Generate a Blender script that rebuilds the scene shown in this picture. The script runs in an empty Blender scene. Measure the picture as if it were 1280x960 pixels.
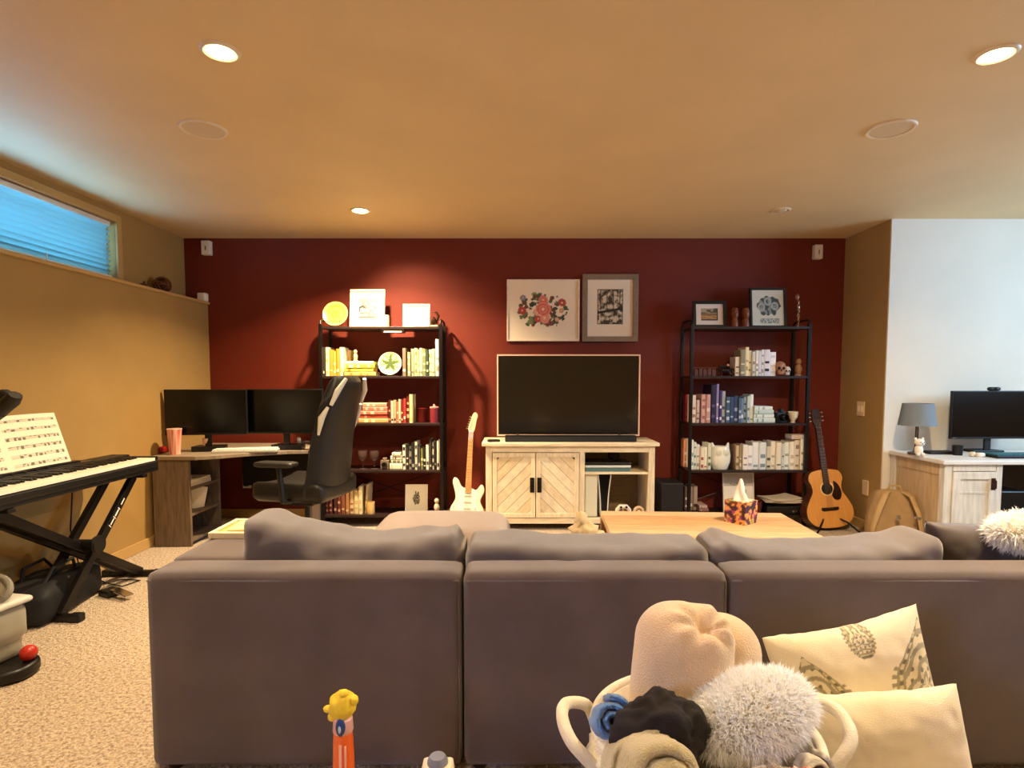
import bpy, bmesh, math, random
from mathutils import Vector, Matrix, noise, Euler
PI = math.pi
random.seed(7)
S = bpy.context.scene
COL = S.collection

# ------------------------------------------------------------------ camera
EYE = 1.217
F = 720.0
PITCH = math.radians(3.5)
cam = bpy.data.cameras.new('camera'); camo = bpy.data.objects.new('camera', cam); COL.objects.link(camo)
camo.location = (0, 0, EYE); camo.rotation_euler = (PI/2 - PITCH, 0, 0)
cam.sensor_width = 36; cam.lens = 36*F/1280; cam.shift_y = (F*math.tan(PITCH) - 6)/1280
cam.clip_start = .05
S.camera = camo

# ------------------------------------------------------------------ world, exposure
wd = bpy.data.worlds.new('world'); S.world = wd; wd.use_nodes = True
bg = wd.node_tree.nodes['Background']; bg.inputs[0].default_value = (.30, .62, 1.0, 1); bg.inputs[1].default_value = 1.2
S.view_settings.view_transform = 'Standard'; S.view_settings.look = 'None'
S.view_settings.exposure = 0.0; S.view_settings.gamma = 1; S.view_settings.use_curve_mapping = False

CEIL = 2.424
WARM = (1.0, .755, .46)
COOL = (.21, .55, 1.0)
def area(name, loc, rot, sx, sy, power, color, spread=180, shape='RECTANGLE'):
    l = bpy.data.lights.new(name, 'AREA'); l.shape = shape; l.size = sx
    if shape in ('RECTANGLE', 'ELLIPSE'): l.size_y = sy
    l.energy = power; l.color = color; l.spread = math.radians(spread)
    o = bpy.data.objects.new(name, l); COL.objects.link(o); o.location = loc; o.rotation_euler = rot
    return o
# daylight through the left and right windows, and through an added rear one
area('window_daylight', (-3.16, 3.0, 2.0), (0, -PI/2-.35, 0), .7, 2.2, 75, COOL)
area('window_daylight', (-3.16, -1.2, 1.75), (0, -PI/2+.3, 0), .9, 1.5, 120, (.45, .55, 1.0), 150)  # added behind the viewpoint for a cool tint on the sofa's left
area('window_daylight', (5.02, 2.75, 1.75), (0, PI/2, 0), .95, 1.5, 108, (.40, .68, 1.0))
# recessed ceiling lamps: x, y, watts (the one over the right bookcase is off)
CANS = [(-1.075, 2.20, 37), (1.80, 2.22, 82), (-1.085, 4.20, 80), (1.92, 4.20, 0),
        (-1.08, .25, 13), (1.80, .25, 24), (-1.08, -1.7, 6), (1.8, -1.7, 8)]

# ------------------------------------------------------------------ helpers
def lin(c):
    if isinstance(c, str):
        c = [int(c[i:i+2], 16)/255 for i in (0, 2, 4)]
    return tuple((v/12.92 if v <= .04045 else ((v+.055)/1.055)**2.4) for v in c)
MC = {}
def M(col, rough=.6, metal=0, nz=0, ns=20, bump=0, bs=200, sheen=0, name=None, emit=0, trans=0, ior=1.45, coat=0, alpha=1, transl=0, col2=None, stretch=None):
    key = (str(col), rough, metal, nz, ns, bump, bs, sheen, emit, trans, coat, alpha, transl, str(col2), str(stretch))
    if key in MC: return MC[key]
    m = bpy.data.materials.new(name or ('mat_%d' % len(MC))); m.use_nodes = True; MC[key] = m
    nt = m.node_tree; p = nt.nodes['Principled BSDF']; L = nt.links
    c = lin(col)
    p.inputs['Base Color'].default_value = (*c, 1); p.inputs['Roughness'].default_value = rough
    p.inputs['Metallic'].default_value = metal; p.inputs['IOR'].default_value = ior
    p.inputs['Sheen Weight'].default_value = sheen; p.inputs['Coat Weight'].default_value = coat
    p.inputs['Transmission Weight'].default_value = trans; p.inputs['Alpha'].default_value = alpha
    if emit: p.inputs['Emission Color'].default_value = (*c, 1); p.inputs['Emission Strength'].default_value = emit
    tc = nt.nodes.new('ShaderNodeTexCoord'); vec = tc.outputs['Object']
    if stretch:
        mp = nt.nodes.new('ShaderNodeMapping'); mp.inputs['Scale'].default_value = stretch
        L.new(vec, mp.inputs[0]); vec = mp.outputs[0]
    if nz or col2:
        n = nt.nodes.new('ShaderNodeTexNoise'); n.inputs['Scale'].default_value = ns; n.inputs['Detail'].default_value = 4
        L.new(vec, n.inputs[0])
        r = nt.nodes.new('ShaderNodeValToRGB'); r.color_ramp.elements[0].position = .36; r.color_ramp.elements[1].position = .64
        if col2: a, b = lin(col2), c
        else: a = [v*(1-nz) for v in c]; b = [min(1, v*(1+nz)) for v in c]
        r.color_ramp.elements[0].color = (*a, 1); r.color_ramp.elements[1].color = (*b, 1)
        L.new(n.outputs[0], r.inputs[0]); L.new(r.outputs[0], p.inputs['Base Color'])
    if bump:
        n = nt.nodes.new('ShaderNodeTexNoise'); n.inputs['Scale'].default_value = bs; n.inputs['Detail'].default_value = 3
        L.new(vec, n.inputs[0])
        b = nt.nodes.new('ShaderNodeBump'); b.inputs['Strength'].default_value = bump; b.inputs['Distance'].default_value = .01
        L.new(n.outputs[0], b.inputs['Height']); L.new(b.outputs[0], p.inputs['Normal'])
    if transl:
        t = nt.nodes.new('ShaderNodeBsdfTranslucent'); t.inputs[0].default_value = (*c, 1)
        mx = nt.nodes.new('ShaderNodeMixShader'); mx.inputs[0].default_value = transl
        L.new(p.outputs[0], mx.inputs[1]); L.new(t.outputs[0], mx.inputs[2]); L.new(mx.outputs[0], nt.nodes['Material Output'].inputs[0])
    return m
def MV(rough=.7, bump=0, bs=200, name='printed', sheen=0):
    key = ('vc', rough, bump, bs, sheen)
    if key in MC: return MC[key]
    m = bpy.data.materials.new(name); m.use_nodes = True; MC[key] = m
    nt = m.node_tree; p = nt.nodes['Principled BSDF']; p.inputs['Roughness'].default_value = rough
    p.inputs['Sheen Weight'].default_value = sheen
    a = nt.nodes.new('ShaderNodeVertexColor'); a.layer_name = 'col'
    nt.links.new(a.outputs[0], p.inputs['Base Color'])
    if bump:
        n = nt.nodes.new('ShaderNodeTexNoise'); n.inputs['Scale'].default_value = bs
        tc = nt.nodes.new('ShaderNodeTexCoord'); nt.links.new(tc.outputs['Object'], n.inputs[0])
        b = nt.nodes.new('ShaderNodeBump'); b.inputs['Strength'].default_value = bump; b.inputs['Distance'].default_value = .01
        nt.links.new(n.outputs[0], b.inputs['Height']); nt.links.new(b.outputs[0], p.inputs['Normal'])
    return m

def wp(px, py, Y):
    """world point seen at pixel px,py on the plane y=Y"""
    s, c = math.sin(PITCH), math.cos(PITCH)
    m = (474-py)/F
    dz = m*c*c*Y/(1+m*c*s)
    return Vector(((px-640)*(Y*c-dz*s)/F, Y, EYE+dz))
def X(px, Y, py=474): return wp(px, py, Y).x
def Z(py, Y): return wp(640, py, Y).z

class B:
    def __init__(s): s.bm = bmesh.new(); s.mi = 0; s.cols = []
    def f(s, vs, mi=None):
        try: fc = s.bm.faces.new(vs); fc.material_index = s.mi if mi is None else mi; return fc
        except ValueError: return None
    def box(s, x0, x1, y0, y1, z0, z1, R=None):
        vs = [s.bm.verts.new((x, y, z)) for z in (z0, z1) for y in (y0, y1) for x in (x0, x1)]
        if R is not None:
            for v in vs: v.co = R @ v.co
        for q in ((0,2,3,1),(4,5,7,6),(0,1,5,4),(2,6,7,3),(0,4,6,2),(1,3,7,5)): s.f([vs[i] for i in q])
        return s
    def tube(s, pts, r, seg=8, cap=True, closed=False, sq=1):
        pts = [Vector(p) for p in pts]; n = len(pts)
        rs = r if isinstance(r, (list, tuple)) else [r]*n
        rings = []; up = None
        for i, p in enumerate(pts):
            if closed: t = pts[(i+1) % n]-pts[i-1]
            else: t = pts[min(i+1, n-1)]-pts[max(i-1, 0)]
            t.normalize()
            if up is None: up = Vector((0,0,1)) if abs(t.z) < .9 else Vector((1,0,0))
            a = t.cross(up).normalized(); b = a.cross(t).normalized(); up = b
            rings.append([s.bm.verts.new(p+(a*math.cos(2*PI*k/seg)+b*sq*math.sin(2*PI*k/seg))*rs[i]) for k in range(seg)])
        m = n if closed else n-1
        for i in range(m):
            A, C = rings[i], rings[(i+1) % n]
            for k in range(seg): s.f([A[k], A[(k+1) % seg], C[(k+1) % seg], C[k]])
        if cap and not closed: s.f(rings[0][::-1]); s.f(rings[-1])
        return s
    def lathe(s, prof, seg=20, c=(0,0,0), R=None, sx=1, sy=1, fn=None):
        rings = []
        for r, z in prof:
            ring = []
            if r < 1e-6:
                v = s.bm.verts.new((0, 0, z)); ring = [v]*seg
            else:
                for k in range(seg):
                    a = 2*PI*k/seg; ring.append(s.bm.verts.new((r*math.cos(a)*sx, r*math.sin(a)*sy, z)))
            rings.append(ring)
        for A, C in zip(rings, rings[1:]):
            for k in range(seg):
                q = []
                for v in (A[k], A[(k+1) % seg], C[(k+1) % seg], C[k]):
                    if v not in q: q.append(v)
                if len(q) > 2: s.f(q)
        done = set()
        for ring in rings:
            for v in ring:
                if v in done: continue
                done.add(v)
                if fn: v.co = fn(v.co)
                if R is not None: v.co = R @ v.co
                v.co += Vector(c)
        return s
    def ball(s, c, r, seg=14, rings=9, R=None, fn=None):
        if not isinstance(r, (tuple, list)): r = (r, r, r)
        prof = [(max(0, math.sin(PI*i/rings)), -math.cos(PI*i/rings)) for i in range(rings+1)]
        prof[0] = (0, -1); prof[-1] = (0, 1)
        def g(p):
            p = p if not fn else fn(p)
            return Vector((p.x*r[0], p.y*r[1], p.z*r[2]))
        return s.lathe(prof, seg, c, R, fn=g)
    def prism(s, poly, a, b, axis='z', R=None):
        def mk(p, h):
            co = {'z': (p[0], p[1], h), 'y': (p[0], h, p[1]), 'x': (h, p[0], p[1])}[axis]
            v = Vector(co); return s.bm.verts.new(R @ v if R is not None else v)
        lo = [mk(p, a) for p in poly]; hi = [mk(p, b) for p in poly]
        s.f(lo[::-1]); s.f(hi); n = len(poly)
        for i in range(n): s.f([lo[i], lo[(i+1) % n], hi[(i+1) % n], hi[i]])
        return s
    def grid(s, nu, nv, fn, mi=None, cu=False):
        g = [[s.bm.verts.new(fn(i/nu, j/nv)) for j in range(nv+1)] for i in range(nu if cu else nu+1)]
        for i in range(nu):
            for j in range(nv): s.f([g[i][j], g[(i+1) % len(g)][j], g[(i+1) % len(g)][j+1], g[i][j+1]], mi)
        return g
    def soft(s, size, r, n=8, fn=None, R=None, c=(0,0,0)):
        """box with rounded edges and a fine grid; fn bends it"""
        sx, sy, sz = [v/2 for v in size]; cache = {}
        N = n if isinstance(n, tuple) else (n, n, n)
        def vert(p):
            k = tuple(round(x, 5) for x in p)
            if k not in cache:
                q = Vector((p[0]*sx, p[1]*sy, p[2]*sz))
                i = Vector((max(-sx+r, min(sx-r, q.x)), max(-sy+r, min(sy-r, q.y)), max(-sz+r, min(sz-r, q.z))))
                d = q-i
                if d.length > 1e-9: q = i+d.normalized()*r
                if fn: q = fn(q, p)
                if R is not None: q = R @ q
                cache[k] = s.bm.verts.new(q+Vector(c))
            return cache[k]
        def T(t): return math.sin(t*PI/2)*.35+t*.65 if abs(t) < 1 else t
        for ax in range(3):
            o = [a for a in range(3) if a != ax]
            for sg in (-1, 1):
                for i in range(N[o[0]]):
                    for j in range(N[o[1]]):
                        q = []
                        for di, dj in ((0,0),(1,0),(1,1),(0,1)):
                            p = [0,0,0]; p[ax] = sg; p[o[0]] = T(-1+2*(i+di)/N[o[0]]); p[o[1]] = T(-1+2*(j+dj)/N[o[1]])
                            q.append(vert(p))
                        flip = (sg > 0) == (ax == 1)
                        s.f(q[::-1] if flip else q)
        return s
    def done(s, name, mats, parent=None, loc=(0,0,0), rot=(0,0,0), smooth=False, ang=40, bev=0, colfn=None, recalc=True, bseg=2):
        bm = s.bm
        if recalc: bmesh.ops.recalc_face_normals(bm, faces=bm.faces)
        me = bpy.data.meshes.new(name)
        bm.to_mesh(me); bm.free()
        for m in (mats if isinstance(mats, (list, tuple)) else [mats]): me.materials.append(m)
        if smooth:
            me.shade_smooth(); me.set_sharp_from_angle(angle=math.radians(ang))
        if colfn:
            a = me.color_attributes.new('col', 'FLOAT_COLOR', 'POINT')
            for i, v in enumerate(me.vertices): a.data[i].color = (*lin(colfn(v.co)), 1)
        o = bpy.data.objects.new(name, me); COL.objects.link(o)
        if parent: o.parent = parent
        o.location = loc; o.rotation_euler = rot
        if bev:
            md = o.modifiers.new('bevel', 'BEVEL'); md.width = bev; md.segments = bseg; md.limit_method = 'ANGLE'; md.angle_limit = math.radians(35)
        return o

def thing(name, label, cat, loc=(0,0,0), rz=0, group=None, rot=None):
    o = bpy.data.objects.new(name, None); COL.objects.link(o); o.empty_display_size = .05
    o.location = loc; o.rotation_euler = rot or (0, 0, rz); o['label'] = label; o['category'] = cat
    if group: o['group'] = group
    return o
def tag(o, label, cat, group=None):
    o['label'] = label; o['category'] = cat
    if group: o['group'] = group
    return o
def struct(o): o['kind'] = 'structure'; return o
def RZ(a): return Matrix.Rotation(a, 3, 'Z')
def RX(a): return Matrix.Rotation(a, 3, 'X')
def RY(a): return Matrix.Rotation(a, 3, 'Y')
def TR(loc, R=None): return Matrix.Translation(Vector(loc)) @ (R.to_4x4() if R is not None else Matrix())
def nz3(p, s, seed=0): return noise.noise(Vector((p[0]*s+seed*3.1, p[1]*s-seed*1.7, p[2]*s+seed)))
def fur(b, samples, length, width, droop=.4):
    for p, n in samples:
        n = n.normalized()
        t = n.cross(Vector((random.uniform(-1,1), random.uniform(-1,1), random.uniform(-1,1))))
        if t.length < 1e-3: continue
        t.normalize(); L = length*random.uniform(.6, 1.2); w = width*random.uniform(.6, 1.3)
        bend = (Vector((random.uniform(-1,1), random.uniform(-1,1), random.uniform(-1,.3)))*droop)
        p1 = p+n*L*.5+bend*L*.25; p2 = p+n*L*.85+bend*L
        a, c = b.bm.verts.new(p-t*w), b.bm.verts.new(p+t*w)
        d, e = b.bm.verts.new(p1+t*w*.8), b.bm.verts.new(p1-t*w*.8)
        g = b.bm.verts.new(p2)
        b.f([a, c, d, e]); b.f([e, d, g])

# ------------------------------------------------------------------ materials
TAN = M('a8854a', .85, nz=.04, ns=3, bump=.15, bs=260, name='tan_wall_paint')
CEILM = M('dcc192', .62, nz=.03, ns=2, bump=.12, bs=180, name='tan_ceiling_paint')
RED = M('6e1f05', .66, nz=.05, ns=3, bump=.2, bs=240, name='dark_red_wall_paint')
TRIMM = M('c09a5c', .5, name='tan_trim_paint')
WHITE = M('eee6d8', .5, name='white_plastic')
BLACK = M('0a0908', .45, name='black_plastic')
BLKM = M('15100e', .38, metal=.3, name='black_metal')
CHROME = M('c8c4bc', .2, metal=1, name='chrome')
SOFA = M('5a4d48', .92, nz=.13, ns=5, bump=.35, bs=700, sheen=.35, name='grey_sofa_fabric')
SOFAL = M('5f5653', .92, nz=.1, ns=6, bump=.35, bs=700, sheen=.5, name='grey_cushion_fabric')
CREAM = M('e2d3b0', .9, nz=.05, ns=12, bump=.5, bs=300, sheen=.3, name='cream_cloth')
PAPER = M('ece2cc', .8, name='paper')

# ------------------------------------------------------------------ room shell
def carpet_mat():
    m = bpy.data.materials.new('speckled_carpet'); m.use_nodes = True
    nt = m.node_tree; L = nt.links; p = nt.nodes['Principled BSDF']; p.inputs['Roughness'].default_value = .95; p.inputs['Sheen Weight'].default_value = .2
    tc = nt.nodes.new('ShaderNodeTexCoord')
    n = nt.nodes.new('ShaderNodeTexNoise'); n.inputs['Scale'].default_value = 75; n.inputs['Detail'].default_value = 5; n.inputs['Roughness'].default_value = .7
    L.new(tc.outputs['Object'], n.inputs[0])
    r = nt.nodes.new('ShaderNodeValToRGB'); e = r.color_ramp.elements
    e[0].position = .36; e[0].color = (*lin('7d6650'), 1); e[1].position = .54; e[1].color = (*lin('d8c2a4'), 1)
    x = e.new(.44); x.color = (*lin('b89c7c'), 1); x = e.new(.7); x.color = (*lin('ead9bf'), 1)
    L.new(n.outputs[0], r.inputs[0]); L.new(r.outputs[0], p.inputs['Base Color'])
    v = nt.nodes.new('ShaderNodeTexVoronoi'); v.inputs['Scale'].default_value = 130; L.new(tc.outputs['Object'], v.inputs[0])
    ad = nt.nodes.new('ShaderNodeMath'); ad.operation = 'ADD'; L.new(v.outputs[0], ad.inputs[0]); L.new(n.outputs[0], ad.inputs[1])
    b = nt.nodes.new('ShaderNodeBump'); b.inputs['Strength'].default_value = .9; b.inputs['Distance'].default_value = .012
    L.new(ad.outputs[0], b.inputs['Height']); L.new(b.outputs[0], p.inputs['Normal'])
    return m
XL, XLU, XR, YB, YP, XE, YF = -2.63, -2.82, 2.865, 5.03, 4.44, 4.95, -3.2
b = B(); b.box(-3.0, XE+.1, YF, YB+.1, -.1, 0); struct(b.done('floor', carpet_mat()))
# ceiling with round openings for the lamps is a plain slab, lamps sit just under it
b = B(); b.box(-3.0, XE+.1, YF, YB+.1, CEIL, CEIL+.1); struct(b.done('ceiling', CEILM))
b = B(); b.box(XLU, XR, YB, YB+.1, 0, CEIL); struct(b.done('wall_back', RED))
# left wall: lower half stands proud, upper half set back above a ledge; window opening
WY0, WY1, WZ0, WZ1 = 2.05, 4.16, 1.93, 2.33
LEDGE = 1.86
b = B()
b.box(XLU-.1, XL, YF, YB, 0, 1.25); b.box(XLU-.1, XL, YF, -2.0, 1.25, LEDGE); b.box(XLU-.1, XL, -.4, YB, 1.25, LEDGE)
b.box(XLU-.1, XLU, YF, -2.0, LEDGE, WZ0); b.box(XLU-.1, XLU, -.4, YB, LEDGE, WZ0); b.box(XLU-.1, XLU, YF, YB, WZ1, CEIL)
b.box(XLU-.1, XLU, YF, -2.0, WZ0, WZ1); b.box(XLU-.1, XLU, -.4, WY0, WZ0, WZ1); b.box(XLU-.1, XLU, -2.0, -.4, 2.2, WZ1); b.box(XLU-.1, XLU, WY1, YB, WZ0, WZ1)
struct(b.done('wall_left', TAN))
# the rear of the same wall has an added, unseen window opening (cut below) that lights the sofa back
b = B(); b.box(XLU, XL+.02, -.4, YB, LEDGE, LEDGE+.022); struct(b.done('trim_1', TRIMM, bev=.006))
# partition: short side face and the wall behind the right desk
b = B(); b.box(XR, XR+.09, YP, YB+.1, 0, CEIL); struct(b.done('wall_partition', TAN))
b = B(); b.box(XR+.004, XE+.1, YP-.012, YP, 0, CEIL); b.box(XR+.09, XE+.1, YP, YB+.1, 0, CEIL); struct(b.done('wall_alcove', M('e8e0d0', .8, nz=.02, ns=3, bump=.12, bs=260, name='off_white_wall_paint')))
R0, R1, RZ0, RZ1 = 2.0, 3.5, 1.30, 2.2
b = B()
b.box(XE, XE+.1, YF, YP, 0, RZ0); b.box(XE, XE+.1, YF, YP, RZ1, CEIL)
b.box(XE, XE+.1, YF, R0, RZ0, RZ1); b.box(XE, XE+.1, R1, YP, RZ0, RZ1)
struct(b.done('wall_right', TAN))
b = B(); b.box(-3.0, XE+.1, YF-.1, YF, 0, CEIL); struct(b.done('wall_front', TAN))
b = B(); b.box(XL, XL+.014, YF, YB, 0, .075); struct(b.done('baseboard_left', TRIMM, bev=.004))
b = B(); b.box(XL+.014, XR-.014, YB-.014, YB, 0, .075); struct(b.done('baseboard_back', TRIMM, bev=.004))
b = B(); b.box(XR-.014, XR, YP-.014, YB, 0, .075); b.box(XR, XE, YP-.014, YP, 0, .075); struct(b.done('baseboard_partition', TRIMM, bev=.004))
# windows
def window(name, x, y0, y1, z0, z1, side):
    d = .018*side
    t = bpy.data.objects.new(name, None); COL.objects.link(t); t['kind'] = 'structure'; t.location = (x, y0, z0)
    W, H = y1-y0, z1-z0
    b = B()
    b.box(0, d, -.05, 0, -.04, H+.05); b.box(0, d, W, W+.05, -.04, H+.05); b.box(0, d, 0, W, H, H+.05); b.box(0, d*1.6, -.05, W+.05, -.045, 0)
    for o in (b.done('casing', TRIMM, t, bev=.004),): pass
    b = B(); q = -.075*side
    b.box(q-.012, q+.012, 0, W, 0, .03); b.box(q-.012, q+.012, 0, W, H-.03, H)
    for yy in (0, W/2-.015, W-.03): b.box(q-.012, q+.012, yy, yy+.03, .03, H-.03)
    b.done('window_frame', WHITE, t)
    b = B(); b.box(q-.002, q+.002, .03, W-.03, .03, H-.03)
    b.done('pane', M('ffffff', .0, trans=1, ior=1.02, name='window_glass'), t)
window('window_1', XLU, WY0, WY1, WZ0, WZ1, 1)
window('window_2', XE, R0, R1, RZ0, RZ1, -1)
window('added_window_3', XLU, -2.0, -.4, 1.25, 2.2, 1)  # unseen window added for the cool light on the sofa back
# venetian blind in the left window
SL = M('a6c8c6', .5, transl=.4, name='cyan_tinted_slat')  # daylight's cyan is partly put into the colour of the white slats
t = thing('venetian_blind', 'white horizontal slat blind glowing blue in the high left window', 'blind', (XLU-.035, WY0, WZ0))
W = WY1-WY0
b = B(); b.box(-.02, .02, .02, W-.02, WZ1-WZ0-.035, WZ1-WZ0-.003); b.done('headrail', WHITE, t, bev=.003)
b = B(); b.box(-.018, .018, .02, W-.02, .006, .02); b.done('bottom_rail', WHITE, t, bev=.003)
b = B()
for sd, off in ((0, 0), (1, -.0016)):
    b.grid(5, 1, lambda u, v: Vector((-.0235+.047*u, .025+(W-.05)*v, .0055*math.sin(PI*u)+off)))
sl0 = None
for k in range(10):
    z = .038+k*.0345
    if sl0 is None:
        sl0 = b.done('slat', SL, t, smooth=True, loc=(0, 0, z), rot=(0, math.radians(-40), 0))
    else:
        c = sl0.copy(); COL.objects.link(c); c.location = (0, 0, z); c.parent = t
b = B(); b.tube([(.03, 1.5, .0), (.03, 1.5, .05)], .004, 8); b.tube([(.03, 1.42, .012), (.03, 1.5, .02)], .002, 6); b.done('cord_tassel', WHITE, t)

# ------------------------------------------------------------------ ceiling lamps and speakers
BULB = M('ffd9a0', .5, emit=30, name='lit_bulb'); BULB2 = M('ffcf8c', .5, emit=110, name='bright_lit_bulb')
def can(x, y, w, label):
    t = thing('recessed_lamp', label, 'ceiling lamp', (x, y, CEIL), group='recessed ceiling lamps')
    b = B(); b.lathe([(.0, -.001), (.048, -.001), (.050, -.004), (.058, -.009), (.068, -.006), (.072, -.0005), (.0, -.0005)], 32)
    b.done('trim_ring', M('e0cba8', .35, name='lamp_trim'), t, smooth=True)
    b = B(); b.lathe([(0, -.016), (.03, -.014), (.042, -.006), (.044, -.002), (0, -.002)], 24)
    b.done('bulb', (BULB2 if y > 4 else BULB) if w else M('cdbb9d', .4, name='unlit_bulb'), t, smooth=True)
    if w:
        o = area('lamp_light', (x, y, CEIL-.022), (0, 0, 0), .085, .085, w, WARM, 132 if x < 0 else 156, 'DISK')
        if y > 4:   # extra spot added at this lamp to brighten the red wall
            l = bpy.data.lights.new('added_wall_spot', 'SPOT'); l.energy = 125; l.color = WARM; l.spot_size = math.radians(85); l.spot_blend = .8; l.shadow_soft_size = .04
            o = bpy.data.objects.new('added_wall_spot', l); COL.objects.link(o); o.location = (x, y, CEIL-.03)
            o.rotation_euler = (math.radians(40), 0, math.radians(-20))
CL = ['lit recessed ceiling lamp at the upper left of the ceiling', 'lit recessed ceiling lamp at the upper right of the ceiling',
      'lit recessed ceiling lamp nearest the red wall above the left bookcase', 'unlit recessed ceiling lamp near the red wall above the right bookcase',
      'recessed ceiling lamp just behind the viewpoint on the left', 'recessed ceiling lamp just behind the viewpoint on the right',
      'recessed ceiling lamp at the far rear left of the room', 'recessed ceiling lamp at the far rear right of the room']
for (x, y, w), l in zip(CANS, CL): can(x, y, w, l)
for x, y, l in ((-1.49, 2.86, 'round flush ceiling speaker with tan grille on the left'), (1.83, 2.86, 'round flush ceiling speaker with tan grille on the right')):
    t = thing('ceiling_speaker', l, 'speaker', (x, y, CEIL), group='ceiling speakers')
    b = B(); b.lathe([(.092, -.001), (.094, -.008), (.104, -.008), (.108, -.001)], 40); b.done('rim', M('e6d2b2', .5), t, smooth=True)
    b = B(); b.lathe([(0, -.005), (.093, -.005), (.093, -.001), (0, -.001)], 40); b.done('grille', M('d8c096', .7, bump=.4, bs=900), t)

def small_box(name, label, cat, px, py, Y, w, h, d, detail=True):
    p = wp(px, py, Y); t = thing(name, label, cat, (p.x, Y, p.z-h/2))
    b = B(); b.box(-w/2, w/2, -d, 0, 0, h); b.done('housing', WHITE, t, bev=.006)
    if detail:
        b = B(); b.box(-w*.06, w*.06, -d-.004, -d-.0005, h*.32, h*.62, R=None); b.done('emblem', M('6d6258', .5), t, rot=(0, 0, 0))
    return t
small_box('wall_speaker', 'small white box speaker high on red wall near left corner', 'speaker', 260.5, 311, YB, .075, .12, .05)
small_box('wall_speaker', 'small white box speaker high on red wall near right corner', 'speaker', 1020, 316, YB, .07, .12, .05)
p = Vector((XL-.02, 4.98, LEDGE+.022))
b = B(); b.box(-.03, .04, -.03, .03, 0, .07); tag(b.done('motion_sensor', WHITE, loc=p, bev=.008), 'small white sensor box at the corner end of the wall ledge', 'sensor')

# ledge ornaments
t = thing('woven_ball', 'brown woven ball ornament sitting on the wall ledge', 'ornament', (-2.73, 4.55, LEDGE+.022))
b = B()
for k in range(9):
    R = Euler((k*.7, k*1.3, k*.4)).to_matrix()
    b.tube([R @ Vector((.062*math.cos(a*PI/12), .062*math.sin(a*PI/12), 0))+Vector((0, 0, .067)) for a in range(24)], .005, 6, closed=True)
b.done('woven_bands', M('6b3a1c', .6), t, smooth=True)
b = B(); b.ball((0, 0, .067), .057); b.done('core', M('3c1c0e', .7), t, smooth=True)
b = B(); b.ball((0, 0, .025), (.03, .03, .025), fn=lambda p: p*(1+.1*math.sin(5*p.x)))
b.tube([(0, 0, .04), (.01, 0, .06)], .006, 6)
tag(b.done('carved_nut', M('5a2c16', .6), loc=(-2.74, 4.33, LEDGE+.022), smooth=True), 'small dark brown carved lump beside the woven ball on ledge', 'ornament')

# light switch and outlet
t = thing('light_switch', 'beige double light switch plate on the narrow tan side wall', 'switch', (XR, 4.72, Z(520, 4.72)))
b = B(); b.box(-.008, 0, -.05, .05, 0, .12); b.done('plate', M('e5c998', .4), t, bev=.003)
for yy in (-.023, .023):
    b = B(); b.box(-.014, -.008, yy-.012, yy+.012, .035, .085); b.done('rocker', M('f0d9ae', .35), t, bev=.002)
t = thing('wall_outlet', 'white power outlet with black plug under the left desk', 'outlet', (X(309, YB, 600), YB, Z(610, YB)))
b = B(); b.box(-.038, .038, -.008, 0, 0, .125); b.done('plate', WHITE, t, bev=.003)
b = B(); b.box(-.018, .018, -.035, -.008, .02, .055); b.done('plug', BLACK, t, bev=.004)
t = thing('wall_outlet', 'beige outlet plate low on the partition corner by right desk', 'outlet', (XR, 4.62, .28))
b = B(); b.box(-.008, 0, -.038, .038, 0, .12); b.done('plate', M('e5c998', .4), t, bev=.003)

# ------------------------------------------------------------------ left corner desk
WOODG = M('6f5d4c', .6, nz=.22, ns=6, stretch=(9, 9, 1), name='grey_brown_wood')
WOODGT = M('8f7f6c', .45, nz=.15, ns=6, stretch=(1.5, 9, 1), name='grey_wood_top')
DZ = .665
t = thing('corner_desk', 'grey brown wood corner desk with open side shelves against left wall', 'desk', (-2.6, 4.1, 0))
def loc(v): return Vector(v)-Vector((-2.6, 4.1, 0))
b = B(); b.prism([(0, 0), (.33, 0), (.45, .05), (.62, .2), (.86, .33), (1.02, .36), (1.02, .88), (0, .88)], DZ-.028, DZ); b.done('desktop', WOODGT, t, bev=.004)
b = B(); b.box(.005, .27, .02, .045, .0, DZ-.03); b.done('side_panel', WOODG, t, bev=.002)
b = B(); b.box(.005, .27, .44, .46, .0, DZ-.03); b.done('side_panel', WOODG, t, bev=.002)
b = B(); b.box(.005, .02, .046, .44, .0, DZ-.03); b.done('back_panel', WOODG, t)
for z in (.03, .22, .41):
    b = B(); b.box(.02, .268, .046, .438, z, z+.018); b.done('shelf', WOODG, t)
b = B(); b.box(1.0, 1.02, .4, .87, 0, DZ-.03); b.done('side_panel', WOODG, t)
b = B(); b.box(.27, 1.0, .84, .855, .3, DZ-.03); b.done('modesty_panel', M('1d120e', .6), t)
# things on the desk shelves
b = B()
for k in range(4): b.box(-.10+random.uniform(-.01,.01), .10, -.14, .14, k*.012, k*.012+.01, R=RZ(random.uniform(-.08,.08)))
tag(b.done('paper_stack', PAPER, loc=(-2.45, 4.31, .429)), 'loose stack of papers on the upper open shelf of corner desk', 'papers')
b = B(); b.box(-.09, .09, -.006, .006, 0, .17, R=RX(-.0)); b.box(-.085, .085, .006, .01, .005, .165)
tag(b.done('binder', PAPER, loc=(-2.42, 4.31, .241), rot=(0, math.radians(14), math.radians(62)), bev=.002), 'pale folder leaning on the lower open shelf of corner desk', 'folder')

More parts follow.
